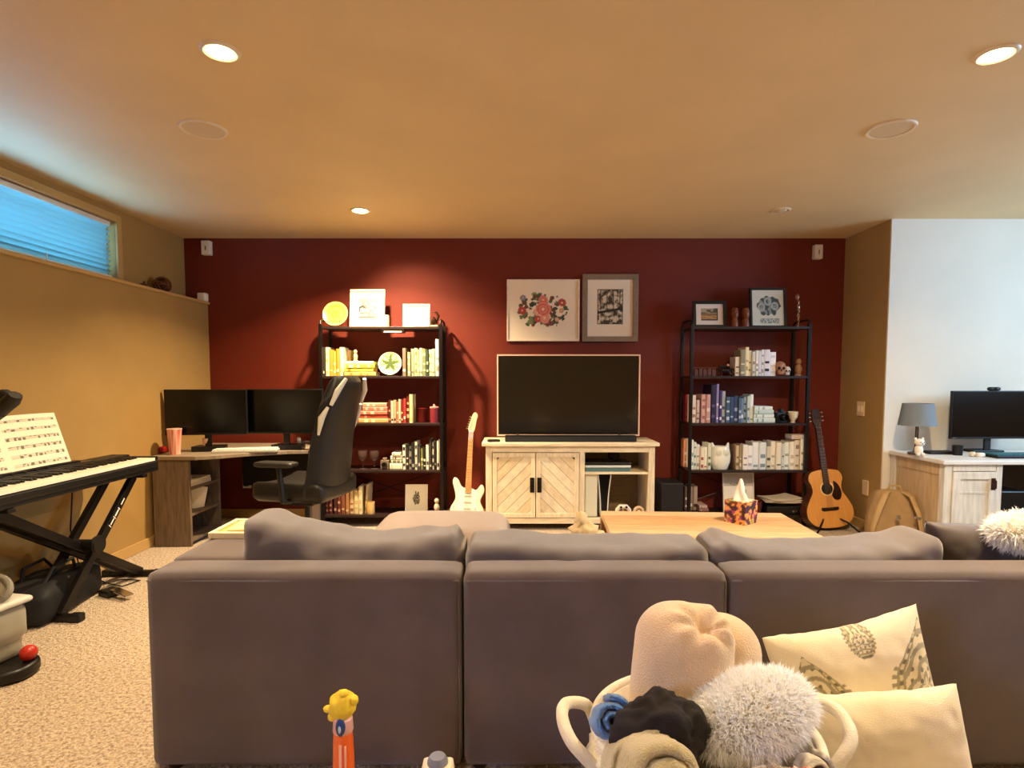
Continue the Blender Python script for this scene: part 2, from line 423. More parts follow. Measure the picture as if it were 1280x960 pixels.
# monitors
def monitor(name, label, cx, cy, z0, w, h, rz, stand=True, logo=False):
    t = thing(name, label, 'monitor', (cx, cy, z0), rz)
    sb = .10
    b = B(); b.box(-w/2, w/2, -.012, .012, sb, sb+h); b.box(-w*.3, w*.3, .012, .04, sb+.05, sb+h-.05); b.done('housing', BLACK, t, bev=.004)
    b = B(); b.box(-w/2+.008, w/2-.008, -.0135, -.012, sb+.016, sb+h-.008); b.done('screen', M('040405', .18, name='dark_screen'), t)
    b = B(); b.box(-.025, .025, .014, .03, .01, sb+.12); b.done('stand_neck', BLACK, t, bev=.004)
    b = B(); b.prism([(-.12, .0), (.12, .0), (.10, .14), (-.10, .14)], z0 and -.03 if z0 > DZ else 0, .012); b.done('stand_base', BLACK, t, bev=.004)
    if logo:
        b = B(); b.box(-w/2+.012, -w/2+.04, -.0145, -.0136, sb+.004, sb+.011); b.done('badge', CHROME, t)
    return t
monitor('computer_monitor', 'wide black monitor on corner desk nearest the left wall', -2.315, 4.36, DZ+.03, .585, .345, math.radians(9))
monitor('computer_monitor', 'wide black monitor on corner desk beside gaming chair', -1.76, 4.46, DZ+.03, .60, .345, math.radians(-2))
# glass with pink drawing, white cup, red tin, keyboard, clutter
p = wp(219, 569, 4.22)
t = thing('tumbler', 'pink and white patterned tall tumbler on the corner desk', 'cup', (p.x, 4.22, DZ))
b = B(); b.lathe([(0, 0), (.036, 0), (.05, .185), (.047, .185), (.034, .006), (0, .006)], 24)
b.done('cup_body', MV(.35), t, smooth=True, colfn=lambda v: ('c84a42' if nz3(v, 38) > .05 else 'e9b7a0'))
b = B(); b.lathe([(.047, .18), (.052, .186), (.05, .19), (.046, .188)], 24); b.done('rim', M('eecfb5', .3), t, smooth=True)
p = wp(200, 569, 4.3)
b = B(); b.soft((.09, .09, .05), .02, 6, fn=lambda q, p: q*(1+.12*nz3(q, 30)), c=(0, 0, .025))
tag(b.done('snack_bag', M('8e1410', .4), loc=(p.x, 4.3, DZ), smooth=True), 'small crumpled dark red packet beside tumbler on corner desk', 'packet')
p = wp(261, 560, 4.42)
b = B(); b.lathe([(0, 0), (.022, 0), (.034, .10), (.031, .10), (.02, .006), (0, .006)], 20)
tag(b.done('paper_cup', M('dcb79c', .6), loc=(p.x, 4.40, DZ), smooth=True), 'small pale pink cup between tumbler and keyboard on corner desk', 'cup')
t = thing('computer_keyboard', 'light backlit computer keyboard on left corner desk under the monitors', 'keyboard', (X(308, 4.37, 560), 4.37, DZ), math.radians(10))
b = B(); b.box(-.23, .23, -.075, .075, .0, .018); b.done('case', M('b9b6ac', .4), t, bev=.004)
b = B()
for r in range(5):
    for k in range(15): b.box(-.222+k*.0297, -.222+k*.0297+.026, -.068+r*.0275, -.068+r*.0275+.024, .018, .027)
o = b.done('keys', M('e4e6dc', .4), t); o['kind'] = 'stuff'
t = thing('computer_mouse', 'pale computer mouse right of the keyboard on corner desk', 'mouse', (X(362, 4.55, 562), 4.58, DZ), .2)
b = B(); b.ball((0, 0, .015), (.032, .055, .024), fn=lambda p: Vector((p.x, p.y, max(p.z, -.6)))); b.done('shell', M('c9c6bd', .35), t, smooth=True)
b = B(); b.box(-.004, .004, .02, .04, .033, .041); b.done('wheel', BLACK, t, bev=.002)
t = thing('headset', 'black headset lying at the right end of the corner desk', 'headphones', (X(384, 4.7, 562), 4.72, DZ), .4)
b = B(); b.tube([(.07*math.cos(a), .08*math.sin(a), .03) for a in [PI*k/12 for k in range(13)]], .009, 8); b.done('headband', BLACK, t, smooth=True)
for s in (-1, 1):
    b = B(); b.lathe([(0, -.015), (.035, -.015), (.04, 0), (.035, .015), (0, .015)], 16, c=(s*.07, -.01, .04), R=RY(PI/2)); b.done('ear_cup', M('3a3632', .6), t, smooth=True)

# ------------------------------------------------------------------ gaming chair (faces the monitors, half turned away)
t = thing('gaming_chair', 'black and grey gaming chair at the corner desk', 'chair', (-1.42, 3.95, 0), math.radians(78))
LE = M('1a1714', .42, name='black_leatherette', bump=.1, bs=300); LEG = M('cfcabb', .45, name='pale_leatherette')
def seatfn(q, p):
    q.z += .02*(abs(p[0])**3)*(1 if p[2] > 0 else .3) - (.015*(1-p[0]**2) if p[2] > 0 else 0); return q
b = B(); b.soft((.52, .52, .13), .05, 10, fn=seatfn, c=(0, .0, .47)); b.done('seat', LE, t, smooth=True, ang=60)
# backrest: local -y is the back; leans back
def bpt(u, v):
    w = (.27-.05*v if v < .55 else .2425-.03*((v-.55)/.45))*(1 if v < .6 else 1)
    if v > .72: w = .2374-.075*((v-.72)/.28)
    return u*w, v
def backf(side):
    def g(i, j):
        u = -1+2*i; v = j; x, _ = bpt(u, v)
        h = .44+v*.80; y = -.20-.09*v-.10*max(0, v-.5)**1.0
        y += .07*abs(u)**2.6*(1-.5*v)
        th = .045*(1-abs(u)**6)**.5*(1-abs(2*v-1)**12)**.5+.004
        return Vector((x, y+side*th, h))
    return g
b = B(); b.grid(16, 24, backf(1)); b.grid(16, 24, backf(-1)); bmesh.ops.remove_doubles(b.bm, verts=b.bm.verts, dist=.009)
b.done('backrest', LE, t, smooth=True, ang=70)
for s in (-1, 1):
    b = B()
    b.tube([(s*.205, -.31, 1.05), (s*.19, -.35, 1.14), (s*.13, -.38, 1.22)], [.012, .02, .012], 8)
    b.tube([(s*.235, -.235, .86), (s*.245, -.265, .97), (s*.225, -.30, 1.04)], [.008, .022, .010], 8)
    b.done('side_bolster_trim', LEG, t, smooth=True)
b = B(); b.soft((.2, .09, .13), .04, 8, c=(0, -.285, 1.15)); b.done('head_pillow', M('8b857b', .6), t, smooth=True, ang=70)
b = B(); b.soft((.30, .09, .18), .04, 8, c=(0, -.14, .66)); b.done('lumbar_pillow', LE, t, smooth=True, ang=70)
for s in (-1, 1):
    b = B(); b.tube([(s*.22, -.02, .42), (s*.31, -.02, .43), (s*.315, 0, .66)], .018, 8); b.done('arm_post', BLACK, t, smooth=True)
    b = B(); b.soft((.10, .27, .035), .015, 6, c=(s*.315, .02, .675)); b.done('armrest', M('2a2622', .45), t, smooth=True, ang=60)
b = B(); b.box(-.13, .13, -.12, .12, .37, .405); b.done('seat_plate', BLACK, t, bev=.005)
b = B(); b.tube([(0, 0, .1), (0, 0, .25)], .028, 14); b.tube([(0, 0, .25), (0, 0, .38)], .018, 14); b.done('gas_column', BLACK, t, smooth=True)
b = B(); b.lathe([(0, .06), (.045, .06), (.045, .11), (0, .12)], 16); b.done('base_hub', BLACK, t, smooth=True)
for k in range(5):
    a = k*2*PI/5+.3; d = Vector((math.cos(a), math.sin(a), 0))
    b = B(); b.tube([d*.03+Vector((0,0,.09)), d*.3+Vector((0,0,.065))], [.028, .018], 8); l = b.done('base_leg', BLACK, t, smooth=True)
    for s in (-1, 1):
        n = Vector((-d.y, d.x, 0)); c = d*.3+n*s*.014+Vector((0,0,.028))
        b = B(); b.tube([c-n*.009, c+n*.009], .028, 14); b.done('caster', M('24211e', .5), l, smooth=True)

# ------------------------------------------------------------------ bookcases
SHM = M('241311', .45, nz=.15, ns=8, stretch=(1, 8, 8), name='dark_brown_board')
FY, BY_ = 4.68, 4.97
SHZ = [Z(408, FY), Z(470, FY), Z(529, FY), Z(588, FY), .10]
def bookcase(x0, x1, label):
    t = thing('bookcase', label, 'bookcase', ((x0+x1)/2, (FY+BY_)/2, 0), group='open black bookcases')
    w = (x1-x0)/2; d = (BY_-FY)/2
    for z in SHZ:
        b = B(); b.box(-w+.012, w-.012, -d, d, z-.02, z); b.done('shelf', SHM, t, bev=.002)
    for sx in (-1, 1):
        for sy in (-1, 1):
            b = B(); b.box(sx*w-.0125, sx*w+.0125, sy*(d-.0125)-.0125, sy*(d-.0125)+.0125, 0, SHZ[0]+.02); b.done('post', BLKM, t, bev=.002)
        b = B(); r = .045
        b.tube([(sx*w, -d+.012, SHZ[0]+.02), (sx*w, -d+.02, SHZ[0]+.045), (sx*w, -d+.05, SHZ[0]+.055), (sx*w, d-.05, SHZ[0]+.055), (sx*w, d-.02, SHZ[0]+.045), (sx*w, d-.012, SHZ[0]+.02)], .009, 8)
        b.done('top_rail', BLKM, t, smooth=True)
        for z in SHZ[1:]:
            b = B(); b.box(sx*w-.008, sx*w+.008, -d+.02, d-.02, z-.022, z-.004); b.done('side_rail', BLKM, t)
    b = B()
    b.tube([(-w, d-.005, .12), (w, d-.005, SHZ[3]-.03)], .004, 6); b.tube([(w, d-.005, .12), (-w, d-.005, SHZ[3]-.03)], .004, 6)
    b.done('back_brace', BLKM, t)
    return t
LX0, LX1 = X(401, FY), X(551, FY)
RX0, RX1 = X(864.5, FY), X(1011, FY)
lb = bookcase(LX0, LX1, 'open black metal and wood bookcase on left, beside the gaming chair')
rb = bookcase(RX0, RX1, 'open black metal and wood bookcase on right, beside the acoustic guitar')
b = B(); b.box(X(481, FY)-lb.location.x, X(503, FY)-lb.location.x, -.155, -.148, SHZ[0]-.05, SHZ[0]-.038); b.done('label_plate', M('e9c3a8', .4), lb)  # short unlit label plate under the top shelf
b = B(); b.box(X(478, FY)-lb.location.x, X(506, FY)-lb.location.x, -.148, -.10, SHZ[0]-.052, SHZ[0]-.02); b.done('plate_bracket', BLKM, lb)

ORD = ['first', 'second', 'third', 'fourth', 'fifth', 'sixth', 'seventh', 'eighth', 'ninth', 'tenth', 'eleventh', 'twelfth', 'thirteenth', 'fourteenth', 'fifteenth', 'sixteenth', 'seventeenth', 'eighteenth', 'nineteenth', 'twentieth', 'twenty-first']
BAND = {}
def book_mesh(w, d, h, col, band, parent=None):
    """standing book: cover with rounded spine to -y, pages inset, title bands in low relief"""
    b = B(); t = min(.003, w*.18)
    b.mi = 0
    b.prism([(-w/2, .004), (-w/2+.2*w, 0), (w/2-.2*w, 0), (w/2, .004), (w/2, d), (w/2-t, d), (w/2-t, .008), (-w/2+t, .008), (-w/2+t, d), (-w/2, d)], 0, h)
    b.mi = 1
    b.box(-w/2+t, w/2-t, .008, d-.004, .003, h-.004)
    b.mi = 2
    k = random.choice([1, 2, 2, 3])
    for i in range(k):
        z0 = h*random.uniform(.08+.3*i, .2+.3*i); z1 = z0+h*random.uniform(.04, .14)
        b.box(-w/2+.15*w, w/2-.15*w, -.0012, .0035, z0, min(z1, h*.95))
    return b.done('book', [M(col, .55), PAPER, M(band, .6)])
def row(books, zi, side, shelf_word, what, yf=4.73, group=None, start=0):
    """books: px0, px1, ytop, colour hex, colour word, band hex [, lean deg]"""
    for k, bk in enumerate(books):
        p0, p1, yt, col, word, band = bk[:6]; lean = bk[6] if len(bk) > 6 else 0
        x0, x1 = X(p0, yf, 500), X(p1, yf, 500)
        h = Z(yt, yf)-SHZ[zi]; w = max(.010, x1-x0-.0015)
        o = book_mesh(w, min(.22, max(.12, h*.68)), h, col, band)
        jy = random.uniform(-.012, .012)
        o.location = ((x0+x1)/2, yf+jy, SHZ[zi]+(abs(math.sin(math.radians(lean)))*w/2))
        o.rotation_euler = (0, math.radians(lean), 0)
        tag(o, '%s book, %s from left in the %s' % (word, ORD[k+start], what), 'book', group or ('books on the %s shelf of the %s bookcase' % (shelf_word, side)))
def stack(items, zi, side, what, yf=4.71, base=None, grp=None):
    """lying books bottom first: px0, px1, thickness px, hex, word, band"""
    z = SHZ[zi] if base is None else base
    n = len(items)
    for k, it in enumerate(items):
        p0, p1, tpx, col, word, band = it
        x0, x1 = X(p0, yf, 500), X(p1, yf, 500); th = tpx*yf/F
        o = book_mesh(th, .17, x1-x0, col, band)
        o.rotation_euler = (0, PI/2, 0); o.location = (x0, yf+random.uniform(-.006, .006), z+th/2)
        z += th+.0005
        pos = 'at the bottom of' if k == 0 else ('on top of' if k == n-1 else '%s from bottom in' % ORD[k])
        tag(o, '%s book lying %s the %s' % (word, pos, what), 'book', grp or 'lying books on the %s bookcase' % side)
    return z
Lb2 = 'second shelf group, left bookcase'
row([(403, 407, 434, '2a241c', 'black and white banded', 'f0e6cf'), (407.5, 412, 434, 'ecdcae', 'cream', 'c9a862'), (412, 417, 437, 'd98f35', 'orange', 'f0c97a'),
     (417, 421, 439, 'e0a347', 'amber', 'f3dca0'), (421, 425.5, 436, 'c98628', 'ochre', 'f0d69a'), (425.5, 430, 434, 'f0e0b4', 'pale cream', 'cfae6a')],
    1, 'left', 'second', 'yellow row, second shelf, left bookcase')
zt = stack([(431, 470, 5, 'e6b25a', 'golden', 'c07820'), (430, 467, 4.6, 'ddb53c', 'mustard', '9c6a14'), (433, 469, 5, 'c4cc3f', 'lime yellow', 'efe9b0'), (432, 467, 3.6, 'efe3b6', 'cream', 'cfc08a')],
           1, 'left', 'yellow stack, second shelf, left bookcase')
row([(431, 435, 437, 'efdcae', 'ivory', 'b8905a'), (435, 439.5, 438, 'e8c77c', 'sand coloured', 'f7e9c0')], 1, 'left', 'second', 'pair behind the yellow stack, left bookcase', yf=4.885)
def figurine(px, pyb, Y, zb, H, col, label, cat='figurine', name='figurine', rz=0):
    t = thing(name, label, cat, (X(px, Y, pyb), Y, zb), rz); s = H/.1
    b = B(); b.lathe([(0, 0), (.022*s, 0), (.02*s, .008*s), (.012*s, .012*s), (.017*s, .03*s), (.019*s, .045*s), (.012*s, .062*s), (.007*s, .068*s), (0, .068*s)], 14)
    b.done('body', M(col, .5), t, smooth=True)
    b = B(); b.ball((0, 0, .082*s), (.015*s, .014*s, .018*s), 12, 8); b.done('head', M(col, .5), t, smooth=True)
    return t
figurine(444.5, 450, 4.76, zt, .095, 'd8bd84', 'small pale figurine standing on the yellow book stack')
row([(503.5, 508, 435, '7b6a58', 'brown and white banded', 'efe5d0'), (510, 514, 440, '8e8f6c', 'sage', 'd9d6b4'), (514, 518, 436, 'a9a780', 'pale sage', '6c6a48'), (518, 521.5, 435, 'c4c39c', 'grey cream', '7c7a5a'),
     (521.5, 525, 437, '9a9a72', 'moss', 'd7d3aa'), (525, 528.5, 435, 'd4d1ac', 'light stone', '777552'), (528.5, 533, 436, '74805a', 'olive green', 'c9caa0'), (533, 536.5, 438, '33422c', 'dark green', 'b9c09a'),
     (536.5, 540.5, 437, 'dadcb8', 'pale green', '8a9068'), (540.5, 544.5, 436, 'c9cfa4', 'light olive', '59613e'), (544.8, 549, 424, 'efe9d2', 'tall white', '8f8c74')],
    1, 'left', 'second', 'green row, second shelf, left bookcase')
# star plate and yellow plate on stands
def plate(name, label, px, py, rpx, Y, zb, fn, tilt=14):
    r = rpx*Y/F; t = thing(name, label, 'plate', (X(px, Y, py), Y, zb))
    R = RX(math.radians(90-tilt)); ct = Vector((0, 0, r+.004))
    b = B()
    prof = [(0, .006)]+[(r*k/14, .006 if k < 8 else .006+.016*((k-8)/6)**1.3) for k in range(1, 15)]+[(r*1.0, .018), (r*.55, -.002), (0, -.002)]
    b.lathe(prof, 60); vsn = len(b.bm.verts)
    o = b.done('plate_body', MV(.3), t, smooth=True, colfn=lambda v: fn(math.hypot(v.x, v.y)/r, math.atan2(v.y, v.x)))
    o.location = ct; o.rotation_euler = R.to_euler()
    b = B()
    for s in (-1, 1): b.tube([(s*r*.35, -.03, 0.003), (s*r*.35, .02, .004), (s*r*.35, .05, .10*r/.1), (s*r*.3, .055, r*1.2)], .003, 6)
    b.tube([(-r*.35, .02, .005), (r*.35, .02, .005)], .003, 6)
    b.done('wire_stand', BLKM, t)
def star(rr, a):
    a2 = ((a-PI/2) % (2*PI/5))-PI/5; lim = .34/ (math.cos(abs(abs(a2)-PI/5))*.55+.0) if False else .28+.52*(abs(a2)/(PI/5))**1.5
    if rr < lim: return '3f5224'
    if rr > .9: return 'dfe0b4'
    return '6f8a3a' if (math.sin(a*10) > .2 and rr < .8) else 'c9cf90'
plate('star_plate', 'round green plate with a dark star on the second shelf', 488, 455, 14.5, 4.76, SHZ[1], star)
plate('yellow_plate', 'yellow ceramic plate with rings on top of left bookcase', 420, 394, 15.5, 4.78, SHZ[0],
      lambda rr, a: 'a5a236' if (.12 < rr < .3 or .60 < rr < .66 or (.70 < rr < .76)) else ('d8c84e' if rr < .85 else 'e6da6e'))

# framed pictures
def frame(name, label, x, y, z, w, h, fw, colf, fn, tilt=0, mat=.0, depth=.02, rz=0, n=48, matcol='efe6d2', cat='picture', glass=False):
    """stands on z (or hangs) with its foot at y; fn(u,v) gives the print's colour, u,v in 0..1"""
    t = thing(name, label, cat, (x, y, z), rot=(math.radians(-tilt), 0, rz))
    b = B()
    b.box(-w/2, w/2, 0, depth, 0, fw); b.box(-w/2, w/2, 0, depth, h-fw, h); b.box(-w/2, -w/2+fw, 0, depth, fw, h-fw); b.box(w/2-fw, w/2, 0, depth, fw, h-fw)
    b.done('frame', M(colf, .45, nz=.08, ns=30), t, bev=min(.003, fw*.3))
    iw, ih = w-2*fw, h-2*fw
    b = B(); b.box(-iw/2, iw/2, depth*.55, depth*.9, fw, h-fw); b.done('mat_board', M(matcol, .8), t)
    pw, ph = iw*(1-2*mat), ih*(1-2*mat)
    if fn:
        b = B(); b.grid(n, int(n*ph/pw), lambda u, v: Vector((-pw/2+pw*u, depth*.5, h/2-ph/2+ph*v)))
        me = b.done('print', MV(.55), t, colfn=lambda v: fn((v.x+pw/2)/pw, (v.z-h/2+ph/2)/ph), recalc=False)
    return t
def blob(u, v, cx, cy, r, wob=0, s=8):
    return math.hypot(u-cx, v-cy) < r*(1+wob*noise.noise(Vector((u*s, v*s, cx*9))))
random.seed(3)
FL = [(.5, .52, .105, 'd8695a'), (.52, .37, .085, 'e9a38c'), (.42, .47, .06, 'e8c9a8'), (.50, .68, .06, 'd5705c'), (.43, .36, .05, 'c9473c'), (.63, .47, .05, '5b4632'),
      (.20, .50, .055, 'b8443f'), (.21, .72, .04, '8a8890'), (.77, .63, .055, 'b84e3c'), (.76, .50, .035, 'cf9a6a'), (.70, .35, .03, 'd9b48a'), (.57, .30, .05, '7a4634')]
LF = [(random.uniform(.15, .85), random.uniform(.22, .8), random.uniform(.015, .035), random.choice(['3f5a3e', '58714f', '2f4334', '7e8d5a', '6b4a32'])) for _ in range(150)]
LF = [l for l in LF if ((l[0]-.5)/.36)**2+((l[1]-.5)/.30)**2 < 1]
def floral(u, v):
    for cx, cy, r, c in FL:
        if blob(u, v*.85+.075, cx, cy*.85+.075, r, .3):
            d = math.hypot(u-cx, (v-cy)*.85)
            return 'f0d7a8' if d < r*.22 else (c if int(d/r*5) % 2 else ('e98d79' if c[0] in 'de' else c))
    for cx, cy, r, c in LF:
        if blob(u, v, cx, cy, r, .6, 30): return c
    return 'f2e2c6'
Yw = YB-.03
def hung(px0, px1, py0, py1):
    x0, x1 = X(px0, Yw, (py0+py1)/2), X(px1, Yw, (py0+py1)/2); z1, z0 = Z(py0, Yw), Z(py1, Yw)
    return (x0+x1)/2, z0, x1-x0, z1-z0
x, z, w, h = hung(633.5, 724.5, 349, 426.5)
frame('floral_picture', 'thin white framed print of a flower bouquet above the television', x, YB-.028, z, w, h, .012, 'eddcc4', floral, mat=.0, depth=.026, n=110, matcol='f2e2c6')
def bridge(u, v):
    n = noise.noise(Vector((u*5, v*9, 2)))+.5*noise.noise(Vector((u*16, v*16, 5)))
    if .97 < u or u < .03 or v < .02 or v > .98: return '2c251d'
    if abs(v-(.33+.12*u)) < .035: return '2a231b'
    if v > .4 and abs((u*4) % 1-.5) < .08: return '4a3f30'
    return '3d3427' if n > .2 else ('d6c6a8' if n < -.12 else '98896f')
x, z, w, h = hung(728, 798, 342.5, 427)
t = frame('street_picture', 'wide grey wood framed black and white photo above the television', x, YB-.032, z, w, h, .045, '8a7763', None, depth=.03, matcol='efe0c6')
b = B(); pw, ph = w*.46, h*.52
b.grid(60, 84, lambda u, v: Vector((-pw/2+pw*u, .0155, h*.52-ph/2+ph*v))); b.done('print', MV(.5), t, colfn=lambda v: bridge((v.x+pw/2)/pw, (v.z-h*.52+ph/2)/ph), recalc=False)
def onshelf(px0, px1, py0, zi, Y=4.80):
    x0, x1 = X(px0, Y, py0+20), X(px1, Y, py0+20); return (x0+x1)/2, SHZ[zi], x1-x0, Z(py0, Y)-SHZ[zi]
def sketch(u, v):
    if u < .22 or u > .80 or v < .22 or v > .80: return 'dccfae'
    a, c = (u-.22)/.58, (v-.22)/.58
    if c > .82: return 'd8b06a' if a < .6 else '8d8a6a'
    n = noise.noise(Vector((a*6, c*6, 1)))
    if math.hypot(a-.18, c-.45) < .2 and math.hypot(a-.2, c-.40) > .13: return '22221e'
    if abs(c-(1-a)*.8-.1+.15*n) < .05: return '55544a'
    if c < .12: return '46463e'
    return '5f5d4c' if n > .18 else 'bdb89c'
x, z, w, h = onshelf(436, 480, 360, 0)
frame('sketch_picture', 'cream framed ink sketch standing on top of left bookcase', x, 4.80, z, w, h, .018, 'd9caa4', sketch, tilt=8, n=70)
x, z, w, h = onshelf(503, 537, 379, 0)
frame('white_picture', 'small square white framed card on top of left bookcase', x, 4.80, z, w, h, .012, 'd9cfb8', lambda u, v: '6a6c62' if (blob(u, v, .42, .62, .05, .5, 20) or blob(u, v, .58, .45, .04, .5, 20)) else 'dedac6', tilt=8)
b = B(); b.lathe([(0, 0), (.03, 0), (.032, .01), (.03, .095), (.026, .098), (.02, .092), (0, .09)], 20)
tag(b.done('candle', M('ddc48e', .5), loc=(X(483, 4.76), 4.76, SHZ[0]), smooth=True), 'short cream pillar candle beside the sketch on left bookcase', 'candle')
t = thing('toy_bird', 'small dark metal bird ornament at right end of left bookcase top', 'ornament', (X(543.5, 4.8), 4.8, SHZ[0]))
b = B(); b.ball((0, 0, .055), (.03, .03, .03), fn=lambda p: p*(1+.2*math.sin(4*p.x+3*p.z))); b.done('body', M('3a2114', .35, metal=.6), t, smooth=True)
b = B(); b.tube([(.02, 0, .06), (.035, 0, .10), (.015, 0, .128), (-.02, 0, .125)], [.014, .011, .009, .003], 8); b.done('neck', M('3a2114', .35, metal=.6), t, smooth=True)
b = B(); b.box(-.03, .03, -.02, .02, 0, .02); b.done('foot', M('cfc08c', .5), t, bev=.003)

# left bookcase, third shelf
row([(444, 448, 500, '8c3a30', 'dark coral', 'd99a80', 6)], 2, 'left', 'third', 'red section, third shelf, left bookcase')
stack([(448, 485, 5.6, 'dd9a5e', 'orange cream', 'f2d2a0'), (449, 484, 4.6, 'c9503a', 'brick red', 'e9a080'), (450, 484, 4.6, 'cf6a50', 'coral red', 'f0bb9c'), (453, 484, 5, 'd9674f', 'coral', 'efa890'), (453, 483, 5, 'd98a6c', 'salmon', 'f4d0b8')],
      2, 'left', 'red stack, third shelf, left bookcase')
row([(485.3, 488.5, 500, '501410', 'dark red', 'c08060'), (488.5, 492, 501, 'd9bfa0', 'cream and black', '30201a'), (492, 495, 500, 'cfa882', 'tan', '3a1a14'), (495, 498, 502, 'b86a50', 'rust', 'efd2b0'),
     (498, 501, 499, 'e2c8a8', 'pale pink', '8a3a2a'), (501, 504, 500, '7c1c16', 'crimson', 'e0b090'), (504, 507.5, 498, 'a03428', 'brick', 'eec6a4'), (507.5, 511.5, 495, '54120e', 'maroon', 'd9a080'), (511.8, 516, 493, 'ecd694', 'pale yellow', 'd9be70')],
    2, 'left', 'third', 'red row, third shelf, left bookcase')
b = B(); b.lathe([(0, 0), (.035, 0), (.038, .01), (.036, .11), (.04, .115), (.03, .12), (0, .12)], 20)
tag(b.done('red_jar', M('5e0d0b', .35), loc=(X(528, 4.8), 4.8, SHZ[2]), smooth=True), 'dark red jar on third shelf, right of the pale yellow book', 'jar')
t = thing('red_tin', 'dull red lidded tin at right end of the third shelf', 'tin', (X(542.5, 4.76), 4.76, SHZ[2]))
b = B(); b.lathe([(0, 0), (.036, 0), (.036, .12), (0, .12)], 20); b.done('tin_body', M('7a2630', .4), t, smooth=True)
b = B(); b.lathe([(0, .12), (.038, .12), (.038, .13), (.012, .134), (.008, .15), (0, .152)], 20); b.done('lid', M('c98a80', .4), t, smooth=True)

# left bookcase, fourth shelf
GL = M('c9a89c', .08, trans=.9, ior=1.3, name='clear_glass')
def goblet(px, label, zb, Y=4.76, H=.155):
    s = H/.155
    b = B(); b.lathe([(0, 0), (.034, 0), (.034, .003), (.006, .008), (.005, .05), (.012, .062), (.034, .085), (.04, .12), (.036, .155), (.034, .155), (.038, .12), (.032, .088), (.008, .066), (0, .064)], 22)
    tag(b.done('goblet', GL, loc=(X(px, Y), Y, zb), smooth=True), label, 'glass', 'glass goblets')
goblet(452, 'left of two clear stemmed goblets on left bookcase fourth shelf', SHZ[3])
goblet(466.5, 'right of two clear stemmed goblets on left bookcase fourth shelf', SHZ[3])
t = thing('toy_camera', 'old small camera standing left of white book stack', 'camera', (X(480, 4.75), 4.75, SHZ[3]))
b = B(); b.box(-.035, .035, -.02, .02, 0, .075); b.box(-.018, .018, -.018, .018, .075, .095); b.done('camera_body', M('7a6a58', .5), t, bev=.004)
b = B(); b.lathe([(0, 0), (.022, 0), (.022, .025), (.016, .025), (.014, .01), (0, .01)], 18, c=(0, -.02, .04), R=RX(PI/2)); b.done('lens', M('2a2420', .2), t, smooth=True)
stack([(486, 502, 8, 'dfdcc2', 'cream white', '8f8c74'), (487, 502, 4.5, '6f7256', 'grey green', 'd9d8b8'), (487, 501, 4.5, 'e6e3cc', 'white', '4a4a3c'), (489, 500, 4.5, 'd3cdb6', 'small stone', '3a3a30')],
      3, 'left', 'pale stack, fourth shelf, left bookcase')
cols = [('e6e2d0', 'white', '2a2822'), ('2b2926', 'black', 'cfc9b6'), ('8d8a80', 'grey', '23211d'), ('1f1d1b', 'jet black', 'a8a294'), ('d9d4c0', 'off white', '3a372f'), ('4a4a44', 'charcoal', 'c9c4b0'), ('7d8046', 'olive yellow', 'd8d6a0'),
        ('23211f', 'dark black', 'e0dbc8'), ('efeadb', 'bright white', '4b473e'), ('343230', 'soot black', 'b9b3a2'), ('c9c4b2', 'pale grey', '33302a'), ('1d1b1a', 'thin black', '9a9486'), ('e3decb', 'ivory', '2a2723')]
xs = [502.5, 506.5, 510, 514, 518, 521.5, 525, 528.5, 532, 536, 539.5, 542.5, 545.5, 549]; ys = [556, 557, 558, 553, 552, 557, 560, 560, 556, 549, 553, 553, 551]
row([(xs[i], xs[i+1]-.3, ys[i], *cols[i][:2], cols[i][2]) for i in range(13)], 3, 'left', 'fourth', 'black and white row, fourth shelf, left bookcase')

# left bookcase, bottom shelf
row([(404, 408, 622, '3c1512', 'dark brown', '8a5a48'), (409, 413, 618, '4a1c18', 'wine', 'a07060'), (415, 419, 613, '45201a', 'dark maroon', 'b08a70'), (419.5, 423.5, 616, '6a3026', 'red brown', 'c8a080'), (424, 429, 610, '8a5236', 'brown', 'd6b48a'), (430, 434, 615, 'a8754a', 'tan', 'e2c698'), (434.5, 440, 614, 'dcc090', 'sand', '8c5a3a'),
     (440.5, 446, 613, 'e9d8a8', 'cream', 'cdb884'), (446.5, 451, 608, 'efe0b2', 'tall cream', 'd2bd8c')], 4, 'left', 'bottom', 'brown and cream row, bottom shelf, left bookcase')
row([(453, 456, 606, 'bfa67c', 'thin beige leaning', '7c6648', 4)], 4, 'left', 'bottom', 'leaning place beside the candle, left bookcase')
b = B(); b.lathe([(0, 0), (.034, 0), (.036, .01), (.036, .10), (.032, .10), (.031, .06), (0, .06)], 22)
tag(b.done('candle_jar', M('e2bd7c', .3), loc=(X(460.5, 4.74), 4.74, SHZ[4]), smooth=True), 'amber candle jar on bottom shelf of left bookcase', 'candle')
def heart(u, v):
    d = ((u-.5)/.17)**2+((v-.48)/.22)**2+.5*noise.noise(Vector((u*9, v*9, 0)))
    if d < 1: return '34342f' if noise.noise(Vector((u*22, v*22, 3))) > -.05 else 'a9a696'
    if abs(u-.46) < .03 and .6 < v < .78 or abs(u-.58) < .03 and .6 < v < .76: return '4a4a42'
    return 'f0ecdc'
x, z, w, h = onshelf(506, 534, 606, 4, 4.76)
frame('heart_picture', 'white picture with dark ink heart drawing on bottom shelf', x, 4.76, z, w, h, .008, 'f2ecdc', heart, tilt=7, n=56)
figurine(546, 640, 4.74, SHZ[4], .13, 'dccab4', 'small white figurine right of the heart picture on bottom shelf')

